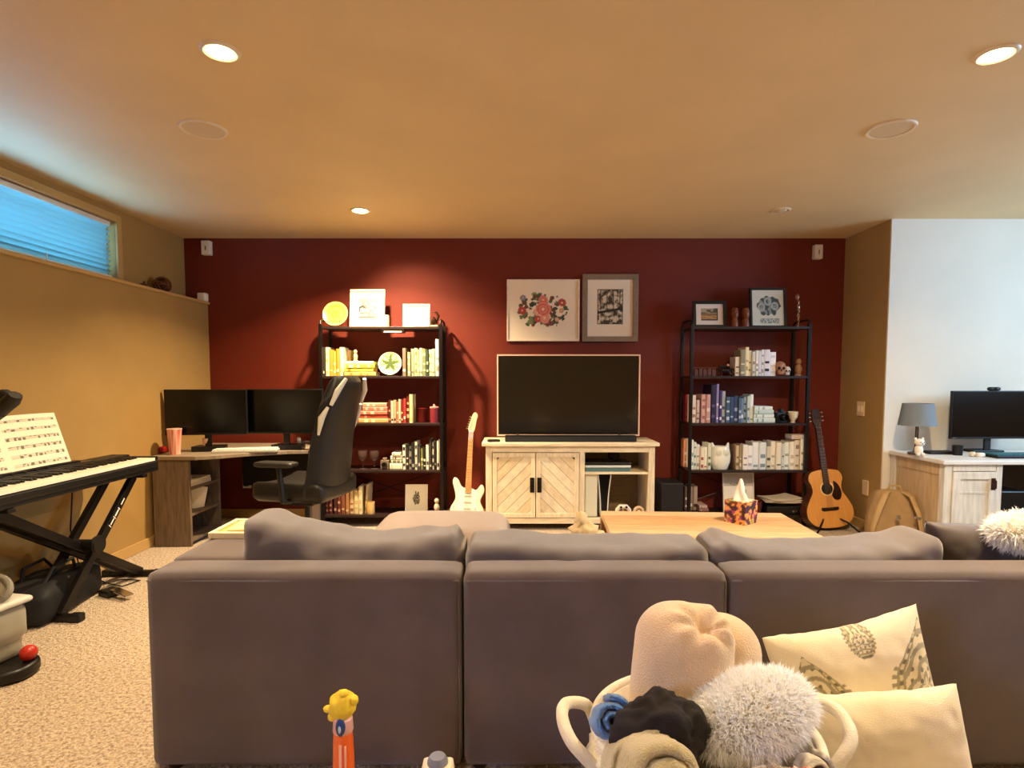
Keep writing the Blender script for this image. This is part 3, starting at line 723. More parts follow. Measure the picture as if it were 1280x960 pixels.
# ------------------------------------------------------------------ right bookcase
def lake(u, v):
    n = noise.noise(Vector((u*3, v*8, 4)))
    return '2c1c12' if (u > .93 or v < .08) else ('c98a52' if .15 < v < .4 and n > -.1 else ('8a6a44' if v < .6 else ('5a4a34' if n > 0 else 'b0a080')))
x, z, w, h = onshelf(867, 909, 375, 0)
t = frame('lake_picture', 'small black framed landscape photo on top of right bookcase', x, 4.80, z, w, h, .026, '120c0a', None, tilt=7, matcol='efdcca')
b = B(); pw, ph = w*.5, h*.45; b.grid(40, 26, lambda u, v: Vector((-pw/2+pw*u, .0095, h*.5-ph/2+ph*v))); b.done('print', MV(.5), t, colfn=lambda v: lake((v.x+pw/2)/pw, (v.z-h*.5+ph/2)/ph), recalc=False)
def totem(px, label):
    t = thing('carved_figure', label, 'figurine', (X(px, 4.78), 4.78, SHZ[0]), group='carved wooden figures')
    W_ = M('7c3f22', .4, nz=.2, ns=30)
    b = B(); b.lathe([(0, 0), (.028, 0), (.03, .02), (.026, .06), (.02, .075), (0, .075)], 16); b.done('body', W_, t, smooth=True)
    b = B(); b.lathe([(0, .075), (.022, .076), (.03, .10), (.028, .14), (.02, .158), (0, .16)], 16)
    b.ball((-.01, -.028, .12), (.005, .004, .006), 8, 6); b.ball((.01, -.028, .12), (.005, .004, .006), 8, 6); b.box(-.004, .004, -.036, -.02, .098, .115)
    b.done('head', W_, t, smooth=True)
totem(916.5, 'left of two carved brown wooden head figures on right bookcase'); totem(930, 'right of two carved brown wooden head figures on right bookcase')
def bouquet(u, v):
    if .06 < v < .2 and abs(u-.55) < .3 and noise.noise(Vector((u*26, v*40, 1))) > -.1: return '7d8078'
    d = ((u-.52)/.36)**2+((v-.56)/.27)**2
    n = noise.noise(Vector((u*8, v*8, 7)))
    if d < 1+.6*n:
        for cx, cy in ((.3, .52), (.72, .55), (.5, .68)):
            if .06 < math.hypot(u-cx, v-cy) < .12: return 'a9aba2'
        return '3d403b' if n > -.1 else '8c8f86'
    return 'dcd6c2'
x, z, w, h = onshelf(939, 985, 358, 0)
frame('bouquet_picture', 'tall black framed grey bouquet print on top of right bookcase', x, 4.80, z, w, h, .020, '120d0b', bouquet, tilt=7, n=64)
t = thing('candlestick', 'slender twisted silver candlestick on top of right bookcase', 'candlestick', (X(995.5, 4.76), 4.76, SHZ[0]))
b = B(); b.lathe([(0, 0), (.024, 0), (.02, .008), (.006, .014), (0, .014)], 18)
for k in (0, PI): b.tube([(.007*math.cos(k+j*.7), .007*math.sin(k+j*.7), .012+j*.0095) for j in range(22)], .005, 6)
b.done('stem', M('b59a8c', .25, metal=1), t, smooth=True)
b = B(); b.ball((-.012, 0, .245), (.018, .014, .026), 12, 8); b.tube([(-.012, 0, .225), (.004, 0, .21)], .006, 6); b.done('cup', M('9a6a5a', .3, metal=.8), t, smooth=True)
b = B()
for k in range(5): b.box(.012+k*.036, .012+k*.036+.031, -.02, .02, 0, .055+.006*(k % 2)); 
b.box(0, .19, -.024, .024, .062, .07)
tag(b.done('trinket_box', M('5c2f22', .5), loc=(X(865, 4.74), 4.74, SHZ[1]), bev=.003), 'long low carved brown box on second shelf of right bookcase', 'box')
t = thing('toy_motorcycle', 'small dark metal motorcycle model on second shelf of right bookcase', 'model', (X(906, 4.76), 4.76, SHZ[1]))
DM = M('2e2622', .35, metal=.7)
for s in (-1, 1):
    b = B(); b.tube([(s*.055+.026*math.cos(a*PI/10), 0, .032+.026*math.sin(a*PI/10)) for a in range(20)], .007, 6, closed=True); b.tube([(s*.055-.026, 0, .032), (s*.055+.026, 0, .032)], .002, 5); b.tube([(s*.055, 0, .006), (s*.055, 0, .058)], .002, 5); b.done('wheel', DM, t, smooth=True)
b = B(); b.tube([(-.055, 0, .032), (-.03, 0, .07), (.03, 0, .075), (.055, 0, .032)], .006, 6); b.soft((.06, .026, .03), .01, 4, c=(0, 0, .045)); b.tube([(.03, 0, .075), (.025, -.02, .10)], .004, 6); b.tube([(-.05, 0, .078), (.01, 0, .08)], .01, 8); b.done('body', DM, t, smooth=True)
b = B(); b.ball((.02, -.01, .09), .012, 10, 6); b.done('headlamp', M('c98a78', .4), t, smooth=True)
row([(918.5, 924, 446, 'efe6da', 'short white and black', '2a2420'), (924, 930, 437, '8f8a78', 'grey green', 'd9d4c0'), (930, 934.5, 434, 'ece0b8', 'cream', 'b8a878'), (934.5, 939, 438, 'ead8b4', 'ivory', 'a88a58'), (939, 943, 440, 'd5d3cc', 'pale grey', '8a8884'), (943, 946.5, 438, 'ecebe6', 'white', '9c9a98'),
     (946.5, 950, 439, 'd9dae0', 'bluish white', '7d7f88'), (950, 953.5, 437, 'e7e5e8', 'thin white', '9a98a0'), (953.5, 961, 437, 'dddce6', 'wide white', '2a2a34'), (961.5, 969.5, 440, 'f2efee', 'broad bright white', 'd9d6d4')], 1, 'right', 'second', 'white row, second shelf, right bookcase')
def skull(px, s, col, label):
    t = thing('toy_skull', label, 'ornament', (X(px, 4.74), 4.74, SHZ[1]), math.radians(-10)); m = M(col, .5)
    b = B(); b.ball((0, .008*s, .058*s), (.034*s, .04*s, .036*s), 16, 10); b.soft((.04*s, .035*s, .03*s), .01*s, 4, c=(0, -.01*s, .022*s)); b.done('cranium', m, t, smooth=True, ang=80)
    b = B()
    for q in (-1, 1): b.ball((q*.013*s, -.027*s, .05*s), (.009*s, .006*s, .009*s), 10, 6)
    b.ball((0, -.029*s, .036*s), (.004*s, .004*s, .007*s), 8, 5); b.done('sockets', M('140d0a', .8), t)
skull(975, 1.3, 'a8785e', 'larger brown skull ornament right of white books'); skull(983.5, .85, 'd9c9bc', 'smaller pale skull ornament beside the brown skull')
figurine(998, 469, 4.75, SHZ[1], .145, 'a07c58', 'slim bronze figurine near right end of second shelf')

row([(865.5, 870.5, 494, 'e9d6cc', 'cream and pink', 'b07a70'), (871, 875, 500, 'cdb2a8', 'thin pink', '5a3030'), (877, 882.5, 493, 'd3a9a0', 'rose', '9c6a68'), (882.5, 888, 493, 'c0958f', 'dusty pink', 'e6cfc6'), (889, 895, 481, '241a40', 'tall navy', '5a4a80'),
     (895.3, 898.8, 480, '8a80b0', 'tall lilac', 'e2dcf0'), (899, 902.5, 488, '3a2a6a', 'purple', 'dcd6ee'), (902.8, 907.5, 489, 'a9b0bc', 'blue white', '3e4c6e'), (907.5, 912.5, 496, '3f5878', 'slate blue', 'b6c3d2'), (912.5, 917.5, 496, '30466c', 'blue', '90a2bc'),
     (917.5, 923, 495, '2f3f60', 'dark blue', '8b9ab4'), (923, 926.8, 497, '4a5f80', 'steel blue', 'aab8ca'), (926.8, 930, 498, '6c86a4', 'sky blue', 'dfe8ee'), (930.3, 934, 496, '8fa6b4', 'grey blue', '2f3f52'), (934, 937.6, 495, 'b9ccd0', 'pale aqua', '5c7884'), (938, 942.5, 493, 'e6ebe8', 'white and grey', '8a9a9c')],
    2, 'right', 'third', 'blue row, third shelf, right bookcase')
row([(857.5, 864.5, 493, '8c1f2a', 'crimson', '5a0d14')], 2, 'right', 'third', 'outer left side, third shelf, right bookcase', yf=4.86)
bpy.context.view_layer.update()
zt = stack([(943, 970, 6, 'cfdbd6', 'grey white', '7f9896'), (943.5, 968.5, 5, 'd6e0da', 'pale mint', '8aa3a0'), (943.5, 967.5, 5, 'bccfcc', 'light teal', '5f7e80'), (944, 966, 4.5, 'dde6e2', 'frost white', '97aeb0')], 2, 'right', 'white stack, third shelf, right bookcase')
t = thing('film_camera', 'black camera with lens on third shelf by cream bowl', 'camera', (X(977, 4.75), 4.75, SHZ[2]), math.radians(20))
b = B(); b.box(-.055, .055, -.02, .02, 0, .085); b.prism([(-.02, .085), (.02, .085), (.012, .115), (-.012, .115)], -.018, .018, 'y'); b.done('camera_body', M('11110f', .4), t, bev=.006)
b = B(); b.lathe([(0, 0), (.03, 0), (.03, .04), (.024, .045), (.02, .02), (0, .015)], 20, c=(0, -.02, .045), R=RX(PI/2)); b.done('lens', M('0c0c0c', .15), t, smooth=True)
b = B(); b.lathe([(0, 0), (.01, 0), (.01, .008), (0, .008)], 12, c=(.04, 0, .085)); b.lathe([(0, 0), (.008, 0), (.008, .006), (0, .006)], 12, c=(-.04, 0, .085)); b.done('dials', CHROME, t)
t = thing('footed_bowl', 'small cream footed bowl at the right end of third shelf', 'bowl', (X(992.5, 4.75), 4.75, SHZ[2]))
b = B(); b.lathe([(0, 0), (.022, 0), (.016, .008), (.02, .02), (.036, .045), (.043, .092), (.039, .092), (.031, .048), (0, .02)], 24); b.done('bowl_body', M('e2d4ba', .35), t, smooth=True)

row([(865.5, 868.5, 550, 'eef0ea', 'white', '8fa8a0'), (868.5, 872, 553, 'dfe6dc', 'pale mint', '6f8a7c'), (872.3, 876.5, 556, 'f0e8e0', 'pinkish white', 'b09a90'), (876.8, 881, 559, 'ece4cc', 'cream', 'a84a48'), (881, 885.5, 559, 'f0ebd2', 'light cream', 'b0403e'), (886, 890.5, 554, 'dcdcc4', 'pale sage', '6e7458')],
    3, 'right', 'fourth', 'white left row, fourth shelf, right bookcase')
row([(856, 862.5, 549, 'e09468', 'orange and white', 'efe2d4')], 3, 'right', 'fourth', 'outer left side, fourth shelf, right bookcase', yf=4.86)
t = thing('owl_vase', 'large white owl shaped ceramic vase on the fourth shelf', 'vase', (X(902, 4.77), 4.77, SHZ[3]))
OW = M('efeee0', .3, name='white_ceramic')
b = B(); b.lathe([(0, 0), (.06, 0), (.066, .01), (.082, .06), (.086, .11), (.078, .16), (.066, .19), (.055, .188), (0, .18)], 28, sy=.75); b.done('owl_body', OW, t, smooth=True)
for s in (-1, 1):
    b = B(); b.lathe([(0, 0), (.022, 0), (.006, .05), (0, .052)], 12, c=(s*.055, 0, .17), R=RY(s*.25)); b.done('ear', OW, t, smooth=True)
    b = B(); b.lathe([(.0, .003), (.02, .003), (.024, 0)], 18, c=(s*.028, -.062, .14), R=RX(PI/2)); b.done('eye', M('d9d8c6', .3), t, smooth=True)
row([(922, 926, 557, 'cfb894', 'beige', '7a644a'), (926, 929.5, 556, '9c8a70', 'taupe', 'ded0b4'), (930, 936, 556, 'ece8e4', 'white', '8d8a9a'), (936, 942.5, 557, 'f2f0f0', 'bright white', 'b5b2c0'), (943, 951, 553, 'e6ecf0', 'cool white', '8c9ca8'), (951, 959.5, 553, 'dde6ec', 'wide pale blue', '7c8c9c'),
     (960, 965.5, 558, 'd2ccb8', 'grey cream', '4a4638'), (966, 972, 552, 'f0ece0', 'ivory', 'bcb6a4'), (972, 978.5, 553, 'e9e3d2', 'bone white', '5d584c'), (979, 982.5, 555, 'cfd2cc', 'light grey', '6c7068'), (982.5, 989, 553, 'e6ece2', 'mint white', '9aa694'), (989, 995.5, 552, 'efe9dc', 'warm white', 'c8b8a0'),
     (995.5, 1001.5, 550, 'e2d9c8', 'light stone', '8c8474'), (1002, 1008.5, 549, 'f0ead8', 'tall ivory', 'a8a08c')], 3, 'right', 'fourth', 'white right row, fourth shelf, right bookcase')
zl = Z(548, 4.75)
b = B(); b.box(-.07, .065, -.06, .06, 0, .035)
tag(b.done('flat_box', M('d6c6b8', .6), loc=(X(998, 4.79), 4.79, Z(549, 4.73)+.001), bev=.003), 'flat pale box lying across tops of white books', 'box')

row([(858, 863, 609, '6c5048', 'dark striped', 'e2d6c8'), (864, 869, 608, '9c8478', 'brown and white striped', 'efe6da'), (869.5, 875, 608, 'b59a88', 'pale brown striped', '4a2c26')], 4, 'right', 'bottom', 'striped group, bottom shelf, right bookcase', yf=4.86)
stack([(877, 889, 4, '9c6a60', 'small mauve', 'e0c0b0'), (877, 887, 4, 'c9a898', 'small pink', '7a4a40')], 4, 'right', 'little stack, bottom shelf, right bookcase', yf=4.8, base=SHZ[4])
def poster(u, v):
    if v > .66:
        return 'b9ac9a' if not (abs(u-.5) < .28 and .67 < v < .74 and noise.noise(Vector((u*20, v*20, 0))) > .0) else '6a6a58'
    if u > .55 and blob(u, v, .66, .5, .10, .7, 12): return '8a8878'
    return 'ede5d3'
x, z, w, h = onshelf(905, 944, 591, 4, 4.79)
frame('grey_picture', 'white picture with grey upper band behind tissue box on shelf', x, 4.79, z, w, h, .006, 'e6dccb', poster, tilt=6, n=40)
b = B(); b.lathe([(0, 0), (.032, 0), (.04, .06), (.042, .1), (.038, .1), (.03, .02), (0, .01)], 18)
tag(b.done('clay_pot', M('5a2420', .6), loc=(X(950, 4.75), 4.75, SHZ[4]), smooth=True), 'small dark red clay pot on the bottom shelf beside records', 'pot')
t = thing('record_player', 'black record player with papers on top, bottom shelf right', 'record player', (X(978, 4.82), 4.82, SHZ[4]))
b = B(); b.box(-.155, .155, -.13, .13, 0, .07); b.done('plinth', M('100d0c', .4), t, bev=.006)
b = B(); b.lathe([(0, .07), (.11, .07), (.115, .076), (.11, .082), (0, .082)], 36); b.done('platter', M('1a1716', .3), t, smooth=True)
b = B(); b.tube([(.13, .09, .07), (.13, .09, .095), (.125, -.03, .095), (.09, -.07, .09)], .005, 8); b.done('tonearm', CHROME, t, smooth=True)
for k in range(3):
    b = B(); b.lathe([(0, 0), (.01, 0), (.01, .006), (0, .006)], 12, c=(.06+k*.03, -.13, .03), R=RX(PI/2)); b.done('knob', CHROME, t)
for k, (lb_, c_) in enumerate((('lowest cream magazine lying on the record player', 'd9c6ae'), ('middle white magazine fanned on the record player', 'e6dccb'), ('topmost curled white magazine on the record player', 'ded2be'))):
    b = B(); b.grid(10, 6, lambda u, v, k=k: Vector((-.14+.28*u, -.12+.22*v, .006*k+.02*(abs(u-.4)**2)*(2 if k == 2 else 1)))); 
    g = b.done('magazine', M(c_, .6), loc=(X(978, 4.8), 4.8, SHZ[4]+.0985+k*.004), rot=(0, 0, (-.12, .1, .25)[k]), recalc=False)
    md = g.modifiers.new('thick', 'SOLIDIFY'); md.thickness = .004; md.offset = 1
    tag(g, lb_, 'magazine')

# ------------------------------------------------------------------ television, cabinet, soundbar
TX0, TX1, TFY, TBY = X(607, 4.58, 560), X(819, 4.58, 560), 4.58, 4.99
TZ = Z(553, 4.58)
OAK = M('e6d6b6', .55, nz=.12, ns=5, stretch=(12, 12, 1.5), name='whitewashed_oak'); OAKH = M('e8d9ba', .55, nz=.12, ns=5, stretch=(1.5, 12, 12), name='whitewashed_oak_across')
ODK = M('8d7653', .6, nz=.12, ns=5, stretch=(2, 1, 12))
t = thing('tv_cabinet', 'whitewashed oak television cabinet with two chevron doors', 'cabinet', ((TX0+TX1)/2, TFY, 0))
HW = (TX1-TX0)/2; D = TBY-TFY
b = B(); b.box(-HW-.03, HW+.03, -.03, D, TZ-.03, TZ); b.done('top_board', OAKH, t, bev=.006)
b = B(); b.box(-HW, -HW+.05, 0, D, .0, TZ-.03); b.done('side_panel', OAK, t, bev=.003)
b = B(); b.box(HW-.05, HW, 0, D, .0, TZ-.03); b.done('side_panel', OAK, t, bev=.003)
DV = X(729, TFY, 600)-t.location.x
b = B(); b.box(DV-.03, DV+.012, 0, D-.02, .10, TZ-.08); b.done('divider', OAK, t, bev=.002)
b = B(); b.box(-HW+.05, HW-.05, 0, .03, TZ-.08, TZ-.03); b.done('top_rail', OAKH, t, bev=.002)
b = B(); b.box(-HW+.05, HW-.05, 0, .03, .055, .10); b.done('bottom_rail', OAKH, t, bev=.002)
b = B(); b.box(-HW+.05, HW-.05, 0.03, D-.02, .08, .10); b.done('bottom_board', ODK, t)
b = B(); b.box(-HW+.05, HW-.05, D-.02, D-.005, .08, TZ-.03); b.done('back_panel', ODK, t)
SHF = Z(590, TFY+.02)
b = B(); b.box(DV+.012, HW-.05, .01, D-.02, SHF-.018, SHF); b.done('shelf', OAKH, t, bev=.002)
def clip(poly, a, bb, c):
    out = []
    for i in range(len(poly)):
        P, Q = poly[i], poly[(i+1) % len(poly)]
        dp = a*P[0]+bb*P[1]-c; dq = a*Q[0]+bb*Q[1]-c
        if dp <= 0: out.append(P)
        if (dp < 0 < dq) or (dq < 0 < dp):
            s = dp/(dp-dq); out.append((P[0]+(Q[0]-P[0])*s, P[1]+(Q[1]-P[1])*s))
    return out
dz0, dz1 = .105, TZ-.085
dl = -HW+.055; dr = DV-.034; mid = (dl+dr)/2
for s, (a0, a1) in enumerate(((dl, mid-.003), (mid+.003, dr))):
    b = B(); e = .035
    b.box(a0, a1, -.006, .012, dz0, dz0+e); b.box(a0, a1, -.006, .012, dz1-e, dz1); b.box(a0, a0+e, -.006, .012, dz0+e, dz1-e); b.box(a1-e, a1, -.006, .012, dz0+e, dz1-e)
    d = b.done('door', OAK, t, bev=.002)
    b = B(); b.box(a0+e, a1-e, .008, .012, dz0+e, dz1-e); b.done('door_backing', ODK, d)
    x0, x1, z0, z1 = a0+e, a1-e, dz0+e, dz1-e; sg = 1 if s == 0 else -1
    cz = (z0+z1)/2; pwid = .068; tones = ['e8d8b8', 'e2d0ae', 'ecdfc2', 'dcc8a2']
    # planks rise towards the handles, mirrored on the two doors
    for half in (0,):
        base = [(x0, z0), (x1, z0), (x1, z1), (x0, z1)]
        k0 = -12
        for k in range(k0, 14):
            ca = (sg if not half else -sg)
            nx, nz_ = (-ca*.7071, .7071) if True else (0, 0)
            c0 = nx*(x1 if sg > 0 else x0)+nz_*cz+k*pwid
            pl = clip(clip(base, nx, nz_, c0+pwid-.003), -nx, -nz_, -c0)
            if len(pl) < 3: continue
            ar = abs(sum(pl[i][0]*pl[(i+1) % len(pl)][1]-pl[(i+1) % len(pl)][0]*pl[i][1] for i in range(len(pl))))/2
            if ar < 2e-4: continue
            b = B(); b.prism(pl, random.uniform(-.002, 0), .008, 'y'); b.done('plank', M(random.choice(tones), .6, nz=.08, ns=20), d)
    b = B(); hx = (a1-.026) if s == 0 else (a0+.026)
    b.box(hx-.017, hx+.017, -.012, -.006, .31, .43); b.tube([(hx, -.012, .33), (hx, -.028, .335), (hx, -.028, .405), (hx, -.012, .41)], .006, 8); b.done('handle', M('17110d', .5, metal=.5), d, bev=.002)

tv = thing('television', 'large flat television with thin pale bezel, switched off', 'television', (X(710.5, 4.78, 495), 4.78, TZ))
tw = (X(800, 4.77, 490)-X(621, 4.77, 490)); tz0 = Z(545, 4.77)-TZ; tz1 = Z(443, 4.77)-TZ
b = B(); f = .012
b.box(-tw/2, tw/2, -.01, .02, tz1-f, tz1); b.box(-tw/2, tw/2, -.01, .02, tz0, tz0+f); b.box(-tw/2, -tw/2+f, -.01, .02, tz0+f, tz1-f); b.box(tw/2-f, tw/2, -.01, .02, tz0+f, tz1-f)
b.done('bezel', M('e6bfa4', .4), tv, bev=.002)
b = B(); b.box(-tw/2+f, tw/2-f, -.006, .018, tz0+f, tz1-f); b.done('screen', M('0a0806', .14, ior=1.9, name='tv_screen'), tv)
b = B(); b.box(-tw/2+.05, tw/2-.05, .02, .055, tz0+.05, tz1-.06); b.done('back_housing', BLACK, tv, bev=.01)
for s in (-1, 1):
    b = B(); b.tube([(s*.42, 0, tz0+.02), (s*.44, -.10, .005), (s*.44, .10, .005), (s*.42, 0, tz0+.02)], .006, 8); b.done('foot', BLACK, tv)
t = thing('soundbar', 'long black soundbar lying on the television cabinet', 'soundbar', (X(713.5, 4.64), 4.64, TZ))
sw = (X(797, 4.6)-X(631, 4.6))/2
b = B(); b.box(-sw, sw, -.04, .04, 0, .052); b.done('cabinet_body', M('0d0b0a', .5, bump=.6, bs=900), t, bev=.008)
b = B(); b.box(-sw+.01, sw-.01, -.041, -.03, .051, .0535); b.done('top_panel', M('2a2320', .3), t)
b = B(); b.soft((.10, .045, .02), .008, 5, c=(0, 0, .01)); 
tag(b.done('remote_control', BLACK, loc=(X(617, 4.62), 4.62, TZ), rot=(0, 0, .3), smooth=True), 'black remote control left of soundbar on the cabinet', 'remote')
# things inside the cabinet
b = B(); b.box(0, .36, -.10, .14, 0, .032); tag(b.done('game_console', M('5f8284', .4), loc=(X(733, TFY, 588), 4.72, SHF), bev=.004), 'flat teal console on cabinet shelf, under the white one', 'console')
b = B(); b.box(0, .37, -.11, .14, 0, .018); tag(b.done('disc_player', M('dfe6e2', .35), loc=(X(732, TFY, 585), 4.72, SHF+.033), bev=.004), 'thin white player stacked on teal console in cabinet', 'player')
b = B(); b.box(0, .38, -.10, .14, 0, .02); tag(b.done('cable_box', M('15110f', .4), loc=(X(731.5, TFY, 583), 4.72, SHF+.052), bev=.004), 'thin black box on top of the white player in cabinet', 'set-top box')
b = B(); b.ball((0, 0, .04), (.05, .04, .04), fn=lambda p: p*(1+.35*nz3(p, 3))); tag(b.done('cable_bundle', M('2a1610', .6), loc=(X(772, TFY, 573), 4.76, SHF+.073), smooth=True), 'dark bundle of cables on top of black box in cabinet', 'cables')
b = B(); b.box(0, .10, 0, .30, 0, .36); tag(b.done('white_console', M('e2dfc6', .4), loc=(X(730.5, TFY, 620)+.01, 4.62, .10), bev=.008), 'tall white box standing at the left of open cabinet bay', 'console')
t = thing('upright_console', 'upright black games console with two white curved side plates', 'console', (X(757, TFY, 620), 4.63, .10))
b = B(); b.prism([(-.035, 0), (.035, 0), (.045, .36), (-.045, .36)], 0, .26, 'y'); b.done('core', M('0c0a0b', .2), t, bev=.004)
for s in (-1, 1):
    b = B(); b.grid(4, 14, lambda u, v, s=s: Vector((s*(.028+.030*v*v+.006*u), -.012+.28*u, .375*v))); g = b.done('side_plate', M('d6d2cc', .4), t, smooth=True, recalc=False)
    md = g.modifiers.new('thick', 'SOLIDIFY'); md.thickness = .008
def gamepad(px, zb, label, Y=4.62, col='e2d8cc'):
    t = thing('game_controller', label, 'controller', (X(px, Y, 635), Y, zb), rot=(0, 0, 0))
    b = B(); b.tube([(-.055, 0, .02), (-.05, 0, .06), (-.025, 0, .085), (.025, 0, .085), (.05, 0, .06), (.055, 0, .02)], [.012, .017, .019, .019, .017, .012], 10); b.box(-.012, .012, -.02, .02, 0, .012); b.tube([(0, .01, .005), (0, .01, .075)], .006, 6); b.done('grip_body', M(col, .4), t, smooth=True)
    for s in (-1, 1):
        b = B(); b.lathe([(0, 0), (.009, 0), (.009, .012), (0, .012)], 12, c=(s*.022, -.018, .085), R=RX(PI/2)); b.done('thumb_stick', BLACK, t)
gamepad(779, .10, 'pale game controller on a stand in open cabinet bay')
b = B(); b.tube([(.035*math.cos(a*PI/10), 0, .04+.035*math.sin(a*PI/10)) for a in range(20)], .012, 8, closed=True); b.ball((0, 0, .04), (.018, .014, .018), 12, 8)
tag(b.done('round_controller', M('d9bfa8', .4), loc=(X(799, 4.62, 640), 4.64, .10), smooth=True), 'round pale controller beside game controller in cabinet bay', 'controller')
t = thing('subwoofer', 'plain black box subwoofer on floor right of television cabinet', 'speaker', (X(835, 4.75, 640), 4.75, 0))
b = B(); b.box(-.09, .09, -.12, .14, .02, Z(604, 4.63)); b.done('cabinet_body', M('14100f', .6), t, bev=.008)
for sx in (-1, 1):
    for sy in (-1, 1):
        b = B(); b.lathe([(0, 0), (.012, 0), (.014, .02), (0, .02)], 10, c=(sx*.07, sy*.09, 0)); b.done('foot', BLACK, t)

# ------------------------------------------------------------------ guitars
def outline(pts, n=6):
    """closed Catmull-Rom through pts"""
    out = []; m = len(pts)
    for i in range(m):
        p0, p1, p2, p3 = [Vector((*pts[(i+k-1) % m], 0)) for k in range(4)]
        for j in range(n):
            t_ = j/n
            q = .5*((2*p1)+(-p0+p2)*t_+(2*p0-5*p1+4*p2-p3)*t_*t_+(-p0+3*p1-3*p2+p3)*t_**3)
            out.append((q.x, q.y))
    return out
def mirror(pts): return pts+[(-x, y) for x, y in pts[::-1] if abs(x) > 1e-6]
# acoustic: local x across, z up, front faces -y
gp = wp(1041, 660, 4.62)
t = thing('acoustic_guitar', 'natural wood acoustic guitar standing in corner beside right bookcase', 'guitar', (X(1041, 4.55, 655), 4.55, .025), rot=(math.radians(-11), math.radians(-4), math.radians(4))); t.scale = (.97, .97, .97)
body = outline(mirror([(0, 0), (.12, .015), (.19, .075), (.200, .155), (.165, .235), (.128, .30), (.130, .36), (.148, .41), (.125, .465), (.06, .485), (0, .487)]), 4)
SPR = M('dd9c52', .25, nz=.05, ns=5, stretch=(14, 1, 1), coat=.4, name='honey_spruce')
b = B(); b.prism(body, .0, .10, 'y'); b.done('body', M('4a2414', .3), t, smooth=True, ang=50, bev=.004)
b = B(); b.prism([(x*.985, z*.985+.004) for x, z in body], -.004, .001, 'y'); b.done('top_board', SPR, t, smooth=True, ang=50)
b = B(); b.lathe([(.0, 0), (.048, 0), (.048, .002), (0, .002)], 30, c=(0, -.003, .325), R=RX(PI/2)); b.done('sound_hole', M('120a06', .8), t)
b = B(); b.lathe([(.049, 0), (.059, 0), (.059, .0025), (.049, .0025)], 36, c=(0, -.0035, .325), R=RX(PI/2)); b.done('rosette', M('e9c596', .4), t)
b = B(); b.prism(outline([(.035, .27), (.06, .23), (.10, .235), (.118, .285), (.10, .35), (.062, .385), (.058, .33)], 4), -.007, -.0035, 'y'); b.done('pickguard', M('2c130b', .2), t)
b = B(); b.prism([(-.075, .155), (-.06, .145), (.06, .145), (.075, .155), (.07, .172), (-.07, .172)], -.014, -.0035, 'y'); b.done('bridge', M('2a150c', .4), t, bev=.002)
b = B(); b.prism([(-.027, .345), (.027, .345), (.022, .845), (-.022, .845)], -.012, .012, 'y'); b.done('neck', M('30140b', .65), t, bev=.003)
b = B()
for k in range(18): zz = .845-.5*(1-2**(-k/12))*1.38-.01; b.box(-.0235, .0235, -.0132, -.012, zz, zz+.002)
o = b.done('frets', CHROME, t); o['kind'] = 'stuff'
b = B(); b.prism([(-.024, .845), (.024, .845), (.038, .89), (.034, .99), (.0, 1.0), (-.034, .99), (-.038, .89)], -.006, .01, 'y', R=None); b.done('headstock', M('2a0f08', .65), t, bev=.003)
for s in (-1, 1):
    for k in range(3):
        b = B(); b.tube([(s*.034, .002, .895+k*.035), (s*.052, .002, .895+k*.035)], .003, 6); b.ball((s*.056, .002, .895+k*.035), (.008, .005, .007), 8, 6); b.done('tuning_peg', CHROME, t, smooth=True)
for k in range(6):
    x = (k-2.5)*.0085
    b = B(); b.tube([(x*1.1, -.015, .158), (x*.85, -.0155, .85), (x*1.6, -.008, .91)], .0008, 4, cap=False); b.done('string', CHROME, t)
# floor stand
b = B()
b.tube([(-.17, -.09, -.04), (-.1, -.03, .03), (0, .11, .08), (.1, -.03, .03), (.17, -.09, -.04)], .008, 6); b.tube([(0, .11, .08), (0, .22, -.045)], .008, 6); b.tube([(0, .11, .08), (0, .12, .3)], .008, 6)
tag(b.done('guitar_stand', BLKM, loc=(X(1041, 4.55, 655), 4.55, .05)), 'black metal stand holding up the acoustic guitar', 'stand')
# electric
t = thing('electric_guitar', 'white electric guitar with maple neck standing left of television cabinet', 'guitar', (X(583, 4.6, 655), 4.6, .04), rot=(math.radians(-11), math.radians(1.5), math.radians(-5))); t.scale = (.88, .88, .88)
eb = outline([(0, 0), (-.10, .01), (-.155, .08), (-.158, .15), (-.118, .23), (-.125, .30), (-.150, .385), (-.135, .43), (-.10, .41), (-.07, .355), (-.03, .335), (.03, .335), (.075, .32), (.115, .37), (.14, .355), (.145, .30), (.115, .22), (.15, .14), (.150, .07), (.09, .012)], 4)
EW = M('ece5cf', .2, coat=.5, name='white_lacquer')
b = B(); b.prism(eb, 0, .045, 'y'); b.done('body', EW, t, smooth=True, ang=50, bev=.006)
b = B(); b.prism(outline([(-.05, .32), (.05, .32), (.10, .28), (.08, .2), (.13, .11), (.1, .07), (.04, .10), (-.07, .12), (-.105, .17), (-.08, .23), (-.10, .29)], 4), -.003, .0, 'y'); b.done('pickguard', M('f4efe0', .3), t)
for k in range(3):
    b = B(); b.box(-.038, .038, -.008, -.003, .145+k*.058, .160+k*.058); b.done('pickup', M('e8e2d2', .4), t, bev=.003)
b = B(); b.box(-.042, .042, -.012, -.003, .085, .12); b.done('bridge', M('4a4640', .3, metal=.8), t, bev=.002)
for k in range(3):
    b = B(); b.lathe([(0, 0), (.012, 0), (.01, .014), (0, .014)], 14, c=(.07+.015*k, -.003, .16-.035*k), R=RX(PI/2)); b.done('knob', WHITE, t, smooth=True)
MAP = M('dba468', .3, name='maple')
b = B(); b.prism([(-.028, .29), (.028, .29), (.021, .86), (-.021, .86)], -.012, .01, 'y'); b.done('neck', MAP, t, bev=.003)
b = B()
